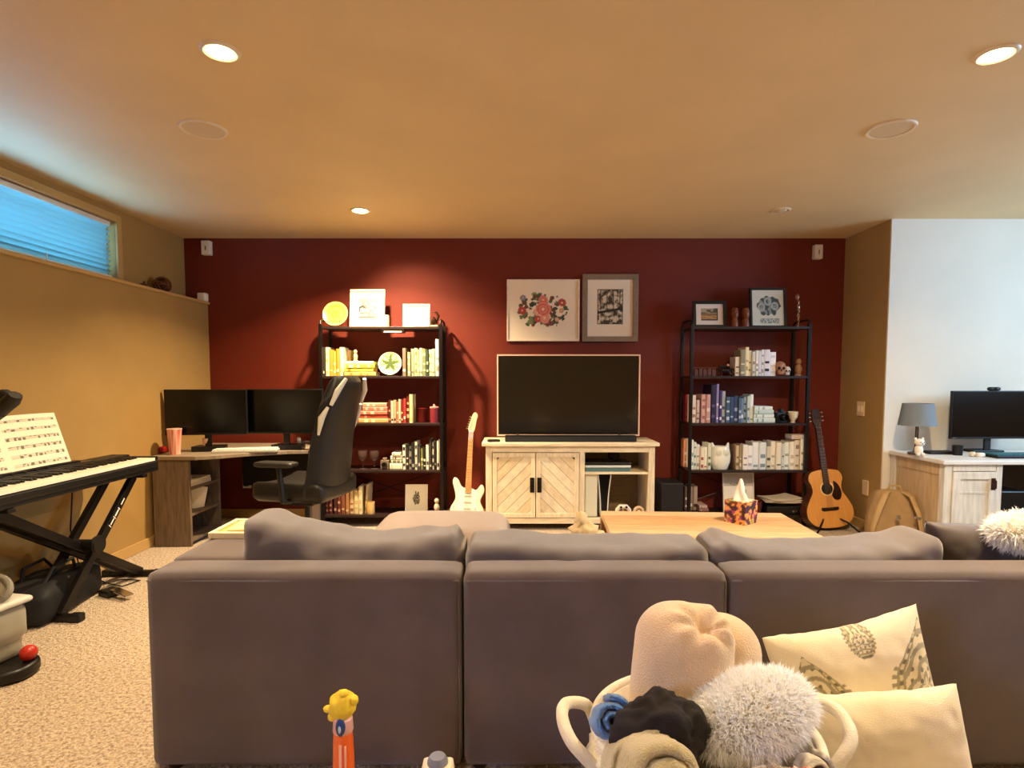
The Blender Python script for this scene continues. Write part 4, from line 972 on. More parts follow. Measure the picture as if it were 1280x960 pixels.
for k in range(21): zz = .86-.57*(1-2**(-k/12))*1.38-.01; b.box(-.0235, .0235, -.0132, -.012, zz, zz+.002)
o = b.done('frets', CHROME, t); o['kind'] = 'stuff'
b = B(); b.prism(outline([(-.02, .86), (.022, .86), (.036, .90), (.045, .97), (.055, 1.02), (.03, 1.045), (.005, 1.02), (-.012, .96), (-.028, .90)], 4), -.004, .01, 'y'); b.done('headstock', M('e6c79a', .3), t, smooth=True, ang=50, bev=.002)
for k in range(6):
    b = B(); b.tube([(-.02+.005*k, .003, .89+k*.022), (-.04+.005*k, .003, .89+k*.022)], .003, 6); b.ball((-.044+.005*k, .003, .89+k*.022), (.007, .005, .006), 8, 6); b.done('tuning_peg', CHROME, t, smooth=True)
for k in range(6):
    x = (k-2.5)*.0085
    b = B(); b.tube([(x*1.1, -.015, .10), (x*.85, -.0155, .86), (x*.6, -.006, .90+.02*k)], .0008, 4, cap=False); b.done('string', CHROME, t)
b = B()
b.tube([(-.12, -.09, -.05), (-.07, -.03, .02), (0, .10, .06), (.07, -.03, .02), (.12, -.09, -.05)], .008, 6); b.tube([(0, .10, .06), (0, .18, -.055)], .008, 6); b.tube([(0, .10, .06), (0, .10, .25)], .008, 6)
tag(b.done('guitar_stand', BLKM, loc=(X(583, 4.6, 655), 4.6, .06)), 'black metal stand holding up the electric guitar', 'stand')

# ------------------------------------------------------------------ sofa
SY = 1.71; ST = .634
SX0, S1, S2, SX1 = -1.118, -.152, .659, 2.25
t = thing('sectional_sofa', 'large grey fabric sectional sofa seen from behind', 'sofa', (.5, 2.2, 0))
def sl(x, y=None, z=None): return x-.5
def backmod(x0, x1):
    b = B(); w = x1-x0-.006
    def g(q, p):
        if abs(p[0]) < .97: q.y += .004*nz3(q, 4)
        q.z += -.004*abs(p[0])**8 if p[2] > 0 else 0
        return q
    b.soft((w, .14, ST-.018), .022, (24, 5, 16), fn=g, c=((x0+x1)/2-.5, SY+.07-2.2, .018+(ST-.018)/2)); return b.done('back_panel', SOFA, t, smooth=True, ang=75)
backmod(SX0, S1); backmod(S1, S2); backmod(S2, SX1)
for x0, x1 in ((SX0, S1), (S1, S2), (S2, SX1)):
    b = B(); b.tube([(x0-.5+.01, SY-2.2+.003, ST-.028), (x1-.5-.012, SY-2.2+.003, ST-.028)], .0028, 6); b.done('top_seam', SOFAL, t)
    b = B(); b.tube([(x1-.5-.010, SY-2.2+.003, .06), (x1-.5-.010, SY-2.2+.003, ST-.03)], .0028, 6); b.done('side_seam', SOFA, t)
# arm on the left, then seat base and seat cushions
b = B(); b.soft((.27, .50, ST-.018), .02, (5, 14, 10), c=(SX0+.135-.5, SY+.14+.25-2.2, .018+(ST-.018)/2)); b.done('arm', SOFA, t, smooth=True, ang=75)
b = B(); b.soft((S2+.6-SX0-.27, .84, .2), .02, (20, 10, 4), c=((SX0+.27+S2+.6)/2-.5, SY+.14+.42-2.2, .15)); b.done('seat_base', SOFA, t, smooth=True, ang=75)
b = B(); b.soft((.95, .84, .2), .02, (10, 12, 4), c=(SX1-.48-.5, SY+.14+.42-2.2, .15)); b.done('seat_base', SOFA, t, smooth=True, ang=75)
for x0, x1, d in ((SX0+.275, S1, .68), (S1, S2, .68), (S2, S2+.66, .68), (S2+.665, SX1-.01, .68)):
    b = B(); b.soft((x1-x0-.008, d, .18), .05, (12, 12, 6), fn=lambda q, p: q+Vector((0, 0, .02*(1-p[0]**2)*(1-p[1]**2) if p[2] > 0 else 0)), c=((x0+x1)/2-.5, SY+.30+d/2-2.2, .345)); b.done('seat_cushion', SOFAL, t, smooth=True, ang=80)
# feet
for x in (SX0+.06, S1-.05, S1+.05, S2-.05, S2+.05, SX1-.06):
    for y in (SY+.04, SY+.60):
        b = B(); b.lathe([(0, 0), (.022, 0), (.03, .05), (0, .05)], 14, c=(x-.5, y-2.2, 0)); b.done('foot', M('1c120c', .5), t, smooth=True)
# loose back cushions: top profile by pixel heights along the row
def backcush(px0, px1, prof, label, Y=1.95, depth=.22, seed=0, mat_=SOFAL, lean=.0):
    x0, x1 = X(px0, Y-.1, 690), X(px1, Y-.1, 690); w = x1-x0; z0 = .43
    zs = [(X(a, Y, c), Z(c, Y+depth*.42)-.006) for a, c in prof]
    def top(x):
        for (xa, za), (xb, zb) in zip(zs, zs[1:]):
            if x <= xb or (xb, zb) == zs[-1]:
                k = max(0, min(1, (x-xa)/(xb-xa))); k = k*k*(3-2*k); return za+(zb-za)*k
    cx = (x0+x1)/2; H = .36
    def g(q, p):
        tz = top(cx+q.x); u = (q.z+H/2)/H
        q.z = (z0+u*(tz-z0))-(z0+H/2)
        bulge = (1-abs(p[0])**3)*(math.sin(PI*min(1, max(0, u)))**.7)
        q.y += (.035*bulge*(1 if p[1] > 0 else -.6))
        q.y += lean*(u-.3)
        wr = noise.noise(Vector((q.x*7+seed*5, q.y*6, q.z*9+seed)))+.5*noise.noise(Vector((q.x*16+seed, q.y*12, q.z*22)))
        q += Vector((0, .012*wr*(1 if p[1] > 0 else -1), .008*wr if p[2] > 0 else 0))
        e = abs(p[0])
        if e > .8: q.z += .010*math.sin(q.z*60+seed)*(e-.8)/.2
        return q
    b = B(); b.soft((w, depth, H), .04, (56, 10, 20), fn=g)
    o = b.done('back_cushion', mat_, loc=(cx, Y, z0+H/2), smooth=True, ang=180)
    return tag(o, label, 'cushion', 'loose back cushions on the sofa')
backcush(296, 579, [(296, 640), (303, 631), (330, 634), (370, 645), (410, 655), (450, 660), (500, 660), (530, 656), (555, 655), (568, 652), (579, 662)], 'leftmost grey back cushion, raised and wrinkled at its left end', seed=1, lean=.03, depth=.2)
backcush(581, 889, [(581, 664), (590, 659), (640, 660), (700, 664), (760, 665), (830, 663), (880, 660), (889, 664)], 'middle grey back cushion, in front of the television cabinet', seed=2)
backcush(891, 1183, [(891, 663), (900, 658), (950, 669), (1000, 670), (1060, 668), (1110, 663), (1150, 655), (1172, 650), (1183, 655)], 'right grey back cushion, in front of the acoustic guitar', seed=3)
# cushions at the right end
def pillow_pts(w, h, t_, pinch=.06, n=26, seed=0, wr=.01):
    def g(sd):
        def f(i, j):
            u, v = -1+2*i, -1+2*j
            u = math.sin(u*PI/2)*.4+u*.6; v = math.sin(v*PI/2)*.4+v*.6
            x = w/2*u*(1-pinch*(1-v*v)); z = h/2*v*(1-pinch*(1-u*u))
            th = t_/2*((1-u**4)*(1-v**4))**.55
            k = noise.noise(Vector((u*2.3+seed, v*2.3, seed)))+.5*noise.noise(Vector((u*6, v*6+seed, 3)))
            e = ((1-u**8)*(1-v**8))
            return Vector((x+.004*k, sd*th+wr*k*e, z+.006*k))
        return f
    b = B(); b.grid(n, n, g(-1)); b.grid(n, n, g(1)); bmesh.ops.remove_doubles(b.bm, verts=b.bm.verts, dist=.0012)
    return b
b = pillow_pts(.44, .34, .16, seed=4)
tag(b.done('throw_pillow', M('3a2d27', .6, nz=.2, ns=6, sheen=.4), loc=(X(1248, 1.98, 690), 2.03, .535), rot=(math.radians(-12), math.radians(2), .1), smooth=True, ang=180), 'dark brown velvet pillow at the right end of sofa back', 'pillow')
t2 = thing('fluffy_pillow', 'white shaggy pillow at the far right of sofa back, against frame edge', 'pillow', (X(1296, 1.93, 675), 1.93, .70))
b = B(); b.ball((0, 0, 0), (.15, .08, .058), 20, 12); b.done('pillow_body', CREAM, t2, smooth=True)
def ellsamp(n, r):
    out = []
    for _ in range(n):
        v = Vector((random.gauss(0,1), random.gauss(0,1), random.gauss(0,1))).normalized()
        out.append((Vector((v.x*r[0], v.y*r[1], v.z*r[2])), Vector((v.x/r[0], v.y/r[1], v.z/r[2]))))
    return out
FURM = M('ffffff', .8, transl=.1, name='white_fur')
b = B(); fur(b, ellsamp(5000, (.15, .08, .058)), .03, .002); o = b.done('fur', FURM, t2, recalc=False); o['kind'] = 'stuff'
# tray on the arm
t2 = thing('serving_tray', 'cream rimmed tray resting on the left sofa arm', 'tray', (SX0+.135, 2.18, ST))
b = B(); b.box(-.12, .12, -.10, .10, 0, .012); b.done('tray_base', M('c9b262', .5), t2, bev=.003)
b = B()
for s in (-1, 1): b.box(s*.12-.008, s*.12+.008, -.108, .108, .0, .024); b.box(-.112, .112, s*.10-.008, s*.10+.008, .0, .024)
b.done('tray_rim', M('e6d6ae', .5), t2, bev=.003)
b = B(); b.box(-.08, .08, -.07, .07, 0, .014); tag(b.done('notebook', M('d9c98a', .6), loc=(SX0+.135, 2.18, ST+.013), rot=(0, 0, .12), bev=.002), 'pale yellow notebook lying in the tray on sofa arm', 'notebook')
# ottoman
t2 = thing('ottoman', 'rounded pale grey fabric ottoman in front of left bookcase', 'ottoman', (X(552, 3.05, 650), 3.05, 0))
b = B(); b.soft((.74, .56, .22), .10, 12, c=(0, 0, .352), fn=lambda q, p: q+Vector((0, 0, .018*(1-p[0]**2)*(1-p[1]**2) if p[2] > 0 else 0))); b.done('top_cushion', M('8c7a70', .92, nz=.06, ns=8, bump=.3, bs=600, sheen=.4), t2, smooth=True, ang=180)
b = B(); b.soft((.68, .50, .22), .03, 6, c=(0, 0, .16)); b.done('base', SOFA, t2, smooth=True, ang=80)
for sx in (-1, 1):
    for sy in (-1, 1):
        b = B(); b.lathe([(0, 0), (.018, 0), (.025, .06), (0, .06)], 12, c=(sx*.28, sy*.19, 0)); b.done('foot', M('1c120c', .5), t2, smooth=True)

# ------------------------------------------------------------------ coffee table
CTZ = .42
t = thing('coffee_table', 'honey coloured plank coffee table in front of the television cabinet', 'table', (1.055, 3.10, 0), math.radians(-3))
for k in range(6):
    tone = random.choice(['c8a078', 'bd946c', 'd0aa84', 'c49a70'])
    b = B(); b.box(-.535, .535, -.33+k*.11+.0008, -.33+(k+1)*.11-.0008, CTZ-.035+random.uniform(-.001, 0), CTZ-random.uniform(0, .0012)); b.done('plank', M(tone, .42, nz=.14, ns=5, stretch=(1.5, 16, 6)), t, bev=.002)
b = B()
for s in (-1, 1): b.box(-.50, .50, s*.27-.012, s*.27+.012, CTZ-.11, CTZ-.036)
for s in (-1, 1): b.box(s*.50-.012, s*.50+.012, -.258, .258, CTZ-.11, CTZ-.036)
b.done('apron', M('8a5c30', .5), t)
for sx in (-1, 1):
    for sy in (-1, 1):
        b = B(); b.box(sx*.51-.03, sx*.51+.03, sy*.27-.03, sy*.27+.03, 0, CTZ-.036); b.done('leg', M('8a5c30', .5), t, bev=.004)
# tissue box
t = thing('tissue_box', 'square tissue box with bright floral pattern on the coffee table', 'tissue box', (X(926, 3.18, 640), 3.18, CTZ), math.radians(38))
def tissuecol(v):
    n = noise.noise(Vector((v.x*28, v.y*28, v.z*28))); m = noise.noise(Vector((v.x*45+5, v.y*45, v.z*40)))
    base = 'd89a48' if v.x < 0.0 or abs(v.y+.06) < .001 and v.x < .055 else 'dcc9a0'
    if abs(v.y+.0625) < .002: base = 'dc9c4a'
    elif abs(v.x+.0625) < .002: base = 'dc9c4a'
    else: base = 'ddd0a8'
    if n > .18: return '3a1830'
    if m > .26: return 'a43a7a'
    if m < -.3: return '7a2f1a'
    if n < -.36: return '6f8a3a'
    return base
b = B()
hw = .0625; HB = .125
for ax in range(4):
    R = RZ(ax*PI/2)
    b.grid(20, 20, lambda u, v, R=R: R @ Vector((-hw+2*hw*u, -hw, HB*v)))
b.grid(20, 20, lambda u, v: Vector((-hw+2*hw*u, -hw+2*hw*v, HB)))
b.done('carton', MV(.5), t, colfn=tissuecol)
b = B()
def tis(u, v):
    a = 2*PI*u; r = .035*(1-v*.85)*(1+.35*math.sin(3*a+4*v)*(1-v*.3)); return Vector((r*math.cos(a)-.006*v, r*math.sin(a), HB+.12*v))
b.grid(28, 12, tis, cu=True); b.done('tissue', M('f4efe4', .85, transl=.2), t, smooth=True, ang=180)
b = B(); b.ball((0, 0, 0), (.06, .05, .05), 22, 14, fn=lambda p: p*(1+.5*nz3(p, 2.4, 2))); b.ball((-.01, 0, .045), (.03, .03, .05), 12, 10, fn=lambda p: p*(1+.4*nz3(p, 3, 5))); b.ball((.06, -.01, -.015), (.045, .03, .025), 12, 8, fn=lambda p: p*(1+.4*nz3(p, 3, 7)))
tag(b.done('crumpled_cloth', M('cdb48a', .9, bump=.3, bs=200), loc=(X(729, 2.62, 655), 2.62, .515), smooth=True, ang=180), 'small crumpled beige cloth on the sofa before cabinet doors', 'cloth')

# ------------------------------------------------------------------ right desk and what stands on it
DRX, DRY0, DRY1, DRZ = 2.93, 3.86, 4.41, .672
DW = M('d9d3c6', .5, nz=.12, ns=5, stretch=(8, 8, 1), name='pale_desk_wood'); DWT = M('e4e2de', .4, nz=.06, ns=5, stretch=(1, 8, 8), name='pale_desk_top')
DTAN = M('c7ab80', .5, nz=.12, ns=5, stretch=(8, 8, 1), name='oak_side')
t = thing('writing_desk', 'pale wood pedestal desk against the right alcove wall', 'desk', (DRX, DRY0, 0))
d = DRY1-DRY0
b = B(); b.prism([(-.03, -.02), (1.85, -.02), (1.85, d), (-.03, d)], DRZ-.03, DRZ); b.done('desktop', DWT, t, bev=.006)
b = B(); b.box(0, .025, .055, d-.055, .06, DRZ-.031); b.done('side_panel', DTAN, t)
b = B(); b.box(-.006, .003, .055, d-.055, DRZ-.11, DRZ-.031); b.done('side_rail', DTAN, t, bev=.002)
for yy in (.0, d-.05):
    b = B(); b.box(-.008, .045, yy, yy+.05, 0, DRZ-.031); b.done('corner_post', DW, t, bev=.003)
    b = B(); b.box(.345, .385, yy, yy+.05, 0, DRZ-.031); b.done('corner_post', DW, t, bev=.003)
b = B(); b.box(.355, .375, .05, d-.05, .06, DRZ-.031); b.done('inner_panel', DTAN, t)
b = B(); b.box(.05, .34, .0, .02, DRZ-.075, DRZ-.031); b.done('front_rail', DW, t, bev=.002)
b = B(); e = .05; a0, a1, z0, z1 = .048, .342, .07, DRZ-.08
b.box(a0, a1, -.008, .012, z0, z0+e); b.box(a0, a1, -.008, .012, z1-e, z1); b.box(a0, a0+e, -.008, .012, z0+e, z1-e); b.box(a1-e, a1, -.008, .012, z0+e, z1-e)
dr_ = b.done('door', DW, t, bev=.002)
b = B(); b.box(a0+e, a1-e, .004, .01, z0+e, z1-e); b.done('door_panel', DW, dr_)
b = B(); b.box(a0+e, a1-e, .000, .004, z1-e-.10, z1-e-.085); b.done('panel_moulding', DW, dr_)
b = B(); b.box(a1-.038, a1-.010, -.012, -.008, .47, .55); b.tube([(a1-.024, -.012, .48), (a1-.024, -.03, .485), (a1-.024, -.03, .535), (a1-.024, -.012, .54)], .006, 8); b.done('handle', M('3a1c12', .5, metal=.4), dr_)
b = B(); b.box(1.42, 1.82, 0, d-.02, 0.0, DRZ-.031); b.done('right_pedestal', DW, t, bev=.003)
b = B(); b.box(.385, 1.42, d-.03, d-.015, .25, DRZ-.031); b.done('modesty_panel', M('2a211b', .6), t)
b = B(); b.box(.44, .66, .1, .46, .01, .44); tw_ = tag(b.done('computer_tower', M('0c0d0f', .3), loc=(DRX, DRY0, 0), bev=.008), 'black computer tower in the kneehole of the right desk', 'computer')
monitor('computer_monitor', 'wide black monitor with webcam on the right desk', X(1239, 4.25, 510), 4.25, DRZ-.0, .615, .355, math.radians(2), logo=True).location.z = DRZ+.005
cx = X(1239, 4.25, 510)
t = thing('webcam', 'small black webcam on top of the right desk monitor', 'webcam', (cx, 4.235, DRZ+.428+.03))
b = B(); b.soft((.09, .03, .028), .012, 5, c=(0, 0, .016)); b.done('camera_body', BLACK, t, smooth=True)
b = B(); b.lathe([(0, 0), (.010, 0), (.009, .004), (0, .004)], 14, c=(0, -.015, .016), R=RX(PI/2)); b.done('lens', M('1a1c22', .1), t, smooth=True)
# lamp
t = thing('table_lamp', 'table lamp with blue grey drum shade at left end of right desk', 'lamp', (X(1147, 4.17, 520), 4.17, DRZ))
b = B(); b.lathe([(.118, .21), (.120, .21), (.097, .37), (.095, .37)], 36); b.lathe([(.118, .21), (.095, .37)], 36)
b.done('lamp_shade', M('8693a0', .85, bump=.3, bs=700, transl=.15), t, smooth=True, ang=50)
b = B(); b.lathe([(0, 0), (.05, 0), (.055, .012), (.02, .022), (.012, .06), (.011, .24), (0, .24)], 20); b.done('pole', M('6a5a50', .25, metal=.8), t, smooth=True)
b = B(); b.ball((0, 0, .28), (.025, .025, .038), 12, 8); b.done('bulb', M('efe9dc', .3), t, smooth=True)
b = B()
for k in range(3): a = k*2*PI/3; b.tube([(0, 0, .355), (.096*math.cos(a), .096*math.sin(a), .365)], .002, 5)
b.tube([(0, 0, .24), (0, 0, .36)], .003, 6)
b.done('shade_spider', CHROME, t)
t = thing('ceramic_dog', 'small white ceramic animal ornament in front of lamp', 'ornament', (X(1149, 4.06, 550), 4.06, DRZ))
CW = M('efe8dc', .25, name='glazed_white')
b = B(); b.ball((0, 0, .045), (.028, .026, .042), 16, 10); 
for s in (-1, 1): b.ball((s*.018, -.018, .014), (.011, .016, .014), 10, 6)
b.done('body', CW, t, smooth=True)
b = B(); b.ball((0, -.006, .098), (.034, .030, .028), 16, 10)
for s in (-1, 1): b.ball((s*.026, 0, .122), (.010, .006, .012), 10, 6)
b.done('head', CW, t, smooth=True)
b = B()
for s in (-1, 1): b.ball((s*.012, -.034, .102), (.004, .003, .004), 8, 5)
b.ball((0, -.036, .092), (.005, .003, .003), 8, 5); b.done('face', M('1a1512', .4), t, smooth=True)
b = B(); b.box(-.10, .10, -.05, .05, 0, .02); tag(b.done('pencil_case', M('17100d', .6), loc=(X(1174, 4.2, 560), 4.2, DRZ), bev=.006), 'flat black case between lamp and monitor on right desk', 'case')
b = B(); b.lathe([(0, 0), (.03, 0), (.034, .07), (.03, .07), (.028, .01), (0, .01)], 18); tag(b.done('pen_cup', BLACK, loc=(X(1197, 4.12, 560), 4.12, DRZ), smooth=True), 'black cup in front of monitor on right desk', 'cup')
b = B(); b.soft((.05, .035, .03), .01, 5, c=(0, 0, .015)); tag(b.done('white_adapter', WHITE, loc=(X(1226, 4.02, 560), 4.02, DRZ), smooth=True), 'small white plug adapter lying before the monitor', 'adapter')
b = B(); b.soft((.035, .03, .035), .01, 5, c=(0, 0, .0175)); tag(b.done('cream_cube', M('d9cdb8', .4), loc=(X(1216, 4.04, 560), 4.04, DRZ), smooth=True), 'tiny cream cube beside the white plug adapter', 'box')
t = thing('gaming_keyboard', 'teal lit black keyboard near right edge of the right desk', 'keyboard', (X(1262, 4.0, 560), 4.0, DRZ))
b = B(); b.box(-.14, .20, -.07, .07, 0, .02); b.done('case', BLACK, t, bev=.004)
b = B()
for r in range(4):
    for k in range(11): b.box(-.133+k*.03, -.133+k*.03+.024, -.058+r*.03, -.058+r*.03+.024, .02, .029)
o = b.done('keys', M('2f6a74', .4), t); o['kind'] = 'stuff'
# backpack
t = thing('backpack', 'beige canvas backpack with straps leaning beside the right desk', 'backpack', (X(1112, 4.12, 650), 4.10, 0), rot=(math.radians(-14), math.radians(4), math.radians(-20)))
BP = M('a38358', .85, nz=.08, ns=14, bump=.4, bs=500, name='beige_canvas'); BP2 = M('b89868', .8, bump=.4, bs=500)
def bpf(q, p):
    u = (q.z+.2)/.4; q.x *= 1-.28*max(0, u-.35)**1.4*1.6; q.y *= 1-.25*max(0, u-.5); q += Vector((.012*nz3(q, 8), .012*nz3(q, 9, 2), .01*nz3(q, 8, 4))); return q
b = B(); b.soft((.34, .20, .42), .07, 14, fn=bpf, c=(0, 0, .21)); b.done('bag_body', BP, t, smooth=True, ang=180)
for s in (-1, 1):
    b = B(); b.tube([(s*.04, -.07, .40), (s*.08, -.13, .37), (s*.12, -.155, .26), (s*.15, -.14, .12), (s*.14, -.10, .04)], [.012, .022, .024, .018, .008], 10, sq=.45); b.done('shoulder_strap', BP2, t, smooth=True)
b = B(); b.tube([(-.05, -.02, .40), (-.03, -.03, .45), (.03, -.03, .45), (.05, -.02, .40)], .008, 8); b.done('top_handle', BP2, t, smooth=True)
b = B(); b.soft((.24, .05, .18), .025, 8, c=(0, .115, .14)); b.done('front_pocket', BP, t, smooth=True)
b = B(); b.box(-.012, .012, -.16, -.15, .20, .23); b.box(.09, .13, -.178, -.168, .22, .235); b.done('buckle', CHROME, t, bev=.002)

# ------------------------------------------------------------------ digital piano on its stand, sheet music
PX, PXB, PY0, PY1, PZ = -2.20, -2.49, 2.28, 3.56, .735
t = thing('digital_piano', 'black digital piano with white keys along the left wall', 'piano', ((PX+PXB)/2, (PY0+PY1)/2, PZ))
hx, hy = (PX-PXB)/2, (PY1-PY0)/2
PB = M('0d0b0a', .45, name='satin_black')
b = B(); b.box(-hx, hx, -hy, hy, -.085, -.018); b.box(-hx, -.03, -hy, hy, -.018, .016); b.box(-.03, hx, hy-.035, hy, -.018, .006); b.box(-.03, hx, -hy, -hy+.035, -.018, .006); b.box(hx-.012, hx+.01, -hy+.035, hy-.035, -.06, -.022)
b.done('case', PB, t, bev=.006)
b = B(); n = 52; kw = (2*hy-.08)/n
for k in range(n): y0 = -hy+.04+k*kw; b.box(-.02, hx+.004, y0+.0006, y0+kw-.0006, -.017, .0)
o = b.done('white_keys', M('eee8d2', .3), t, bev=0); o['kind'] = 'stuff'
b = B()
for k in range(n-1):
    if k % 7 in (0, 2, 3, 5, 6): y0 = -hy+.04+(k+1)*kw; b.box(-.02, .065, y0-.006, y0+.006, .0, .011)
o = b.done('black_keys', BLACK, t); o['kind'] = 'stuff'
b = B(); b.box(-hx+.02, -.045, -.35, .35, .016, .019); b.done('control_panel', M('1d1a18', .3), t)
for k in range(6):
    b = B(); b.lathe([(0, .016), (.008, .016), (.008, .026), (0, .026)], 10, c=(-.07, -.3+k*.07, 0)); b.done('knob', BLACK, t)
t = thing('music_rest', 'black bar music rest standing on back of the piano', 'music stand', (PXB+.035, 2.78, PZ+.017))
b = B(); b.box(-.004, .035, -.40, .43, 0, .012); b.done('ledge', BLACK, t, bev=.002)
b = B(); b.box(-.006, .0, -.30, .34, 0, .16, R=RY(math.radians(-16))); b.done('back_plate', BLACK, t, bev=.002)
t = thing('sheet_music', 'open cream sheet music book on the piano music rest', 'sheet music', (PXB+.055, 2.78, PZ+.03), rot=(0, math.radians(-17), 0))
def staves(v):
    # print only: groups of dark staff rows over cream paper
    zz = v.z; m = (zz-.012) % .046
    y = v.y
    if m < .017 and .015 < zz < .255 and abs(abs(y)-.19) < .165:
        k = noise.noise(Vector((y*45, round(zz/.046)*7, 1)))
        if k > .08: return '6f6656'
        return 'b5aa90' if int(m/.0022) % 2 else 'e6dcc0'
    return 'f0e6c8'
for s in (-1, 1):
    b = B(); b.grid(90, 110, lambda u, v, s=s: Vector((.012*math.sin(PI*u)+.004*u, s*.375*u, .28*v)))
    o = b.done('page', MV(.75), t, colfn=staves, recalc=False); md = o.modifiers.new('thick', 'SOLIDIFY'); md.thickness = .006; md.offset = -1
# stand
t = thing('keyboard_stand', 'black double braced folding stand under the digital piano', 'stand', ((PX+PXB)/2, 2.97, 0))
ft, fb = 3.50-2.97, 2.83-2.97
tt, tb = 3.42-2.97, 2.50-2.97
zt = PZ-.10
for s in (-1, 1):
    x = s*.075
    b = B(); b.box(-.015, .015, -.022, .022, 0, 1); v0, v1 = Vector((x, fb, .03)), Vector((x, tt, zt)); q = (v1-v0)
    for v in b.bm.verts: v.co = v0+Matrix.Rotation(-math.atan2(q.y, q.z), 3, 'X') @ Vector((v.co.x, v.co.y, v.co.z*q.length))
    b.done('brace', BLKM, t, bev=.003)
    x2 = s*.045
    b = B(); b.box(-.015, .015, -.022, .022, 0, 1); v0, v1 = Vector((x2, ft, .03)), Vector((x2, tb, zt)); q = (v1-v0)
    for v in b.bm.verts: v.co = v0+Matrix.Rotation(-math.atan2(q.y, q.z), 3, 'X') @ Vector((v.co.x, v.co.y, v.co.z*q.length))
    b.done('brace', BLKM, t, bev=.003)
for y in (fb, ft):
    b = B(); b.box(-.17, .17, y-.02, y+.02, .006, .036); f_ = b.done('foot_bar', BLKM, t, bev=.004)
    for s in (-1, 1):
        b = B(); b.box(s*.155-.03, s*.155+.03, y-.024, y+.024, 0, .042); b.done('end_cap', BLACK, f_, bev=.008)
for y in (tt, tb):
    b = B(); b.box(-.15, .15, y-.022, y+.022, zt-.005, zt+.014); b.done('top_bar', BLKM, t, bev=.004)
b = B(); b.tube([(-.10, .06, .335), (.12, .06, .335)], .028, 14); b.done('pivot', BLACK, t, smooth=True)
b = B(); b.lathe([(0, 0), (.045, 0), (.05, .01), (.045, .025), (0, .025)], 14, c=(.12, .06, .335), R=RY(PI/2)); b.done('locking_knob', BLACK, t, smooth=True)
# white lettering-like print along the right brace (illegible in the photo)
v0, v1 = Vector((.0755, fb, .03)), Vector((.0755, tt, zt)); q = (v1-v0); R_ = Matrix.Rotation(-math.atan2(q.y, q.z), 3, 'X')
b = B()
for L0, L1, wd_ in ((.60, .605, .012), (.612, .66, .004), (.665, .672, .012), (.68, .73, .005), (.735, .742, .010), (.77, .82, .004)):
    b.box(.0152, .0162, -wd_, wd_, q.length*L0, q.length*L1)
for v in b.bm.verts: v.co = v0+R_ @ v.co
o = b.done('white_print', WHITE, t); o['kind'] = 'stuff'
# black bag, pedal, cable
t = thing('black_bag', 'soft black bag on the floor behind the piano stand', 'bag', (-2.44, 2.98, 0), math.radians(8))
def bagf(q, p):
    u = (q.z+.09)/.18; q.z *= 1-.25*abs(p[1])**2*(1 if q.z > 0 else 0); q += Vector((.02*nz3(q, 6), .02*nz3(q, 6, 3), .02*nz3(q, 7, 5)*(1 if p[2] > 0 else 0))); return q
b = B(); b.soft((.26, .52, .20), .06, 12, fn=bagf, c=(0, 0, .10)); b.done('bag_body', M('0c0a0c', .7, nz=.3, ns=10), t, smooth=True, ang=180)
for s in (-1, 1):
    b = B(); b.tube([(s*.05, -.14, .17), (s*.07, -.08, .25), (s*.07, .08, .25), (s*.05, .14, .17)], .008, 8); b.done('handle', M('151216', .7), t, smooth=True)
t = thing('sustain_pedal', 'small chrome and black sustain pedal on carpet under piano', 'pedal', (-2.22, 3.16, 0), math.radians(-25))
b = B(); b.box(-.10, .0, -.04, .04, 0, .035); b.done('pedal_base', BLACK, t, bev=.008)
b = B(); b.box(-.02, .12, -.025, .025, .035, .045, R=RY(math.radians(6))); b.done('pedal_plate', CHROME, t, bev=.004)
pts = [(-2.30, 3.19, .015), (-2.38, 3.22, .008), (-2.44, 3.33, .008), (-2.36, 3.42, .008), (-2.24, 3.40, .008), (-2.28, 3.30, .008), (-2.42, 3.36, .008), (-2.52, 3.30, .10), (-2.55, 3.28, .35), (-2.50, 3.25, PZ-.09)]
b = B(); b.tube(outline([p[:2] for p in pts], 1) and [Vector(p) for p in pts], .004, 6); tag(b.done('pedal_cable', BLACK, smooth=True), 'thin black cable looping on carpet beneath the piano', 'cable')

# ------------------------------------------------------------------ upright vacuum cleaner at the left edge
t = thing('vacuum_cleaner', 'upright vacuum cleaner with grey bin at the left edge', 'vacuum cleaner', (-2.16, 2.33, 0), math.radians(-10))
VG = M('8f8b7c', .25, coat=.5, name='grey_bin'); VK = M('100d0c', .4)
b = B(); b.prism(outline([(-.20, -.10), (.10, -.12), (.19, -.07), (.20, .0), (.15, .07), (-.02, .11), (-.22, .10)], 4), .005, .055); b.done('floor_head', VK, t, smooth=True, ang=50, bev=.012)
b = B(); b.ball((.155, .02, .085), .032, 14, 9); b.done('release_ball', M('b0281c', .35), t, smooth=True)
b = B(); b.soft((.20, .17, .25), .04, 10, fn=lambda q, p: q*(1-.15*(p[2] < 0)), c=(.00, 0, .155)); b.done('dust_bin', VG, t, smooth=True, ang=60)
b = B(); b.soft((.22, .19, .03), .015, 8, c=(.0, 0, .29)); b.done('bin_collar', M('c9c6ba', .3), t, smooth=True, ang=60)
b = B(); b.tube([(.005+.095*math.cos(a*PI/14), .0+.03*math.sin(a*PI/14), .345+.05*math.sin(a*PI/14)) for a in range(28)], .012, 8, closed=True); b.done('bin_ring', M('b9b6a8', .15, trans=.6, ior=1.3), t, smooth=True)
b = B(); b.ball((0, 0, .335), (.085, .07, .05), 20, 10); b.done('cyclone_top', M('8a7f6a', .2, trans=.4, ior=1.2), t, smooth=True)
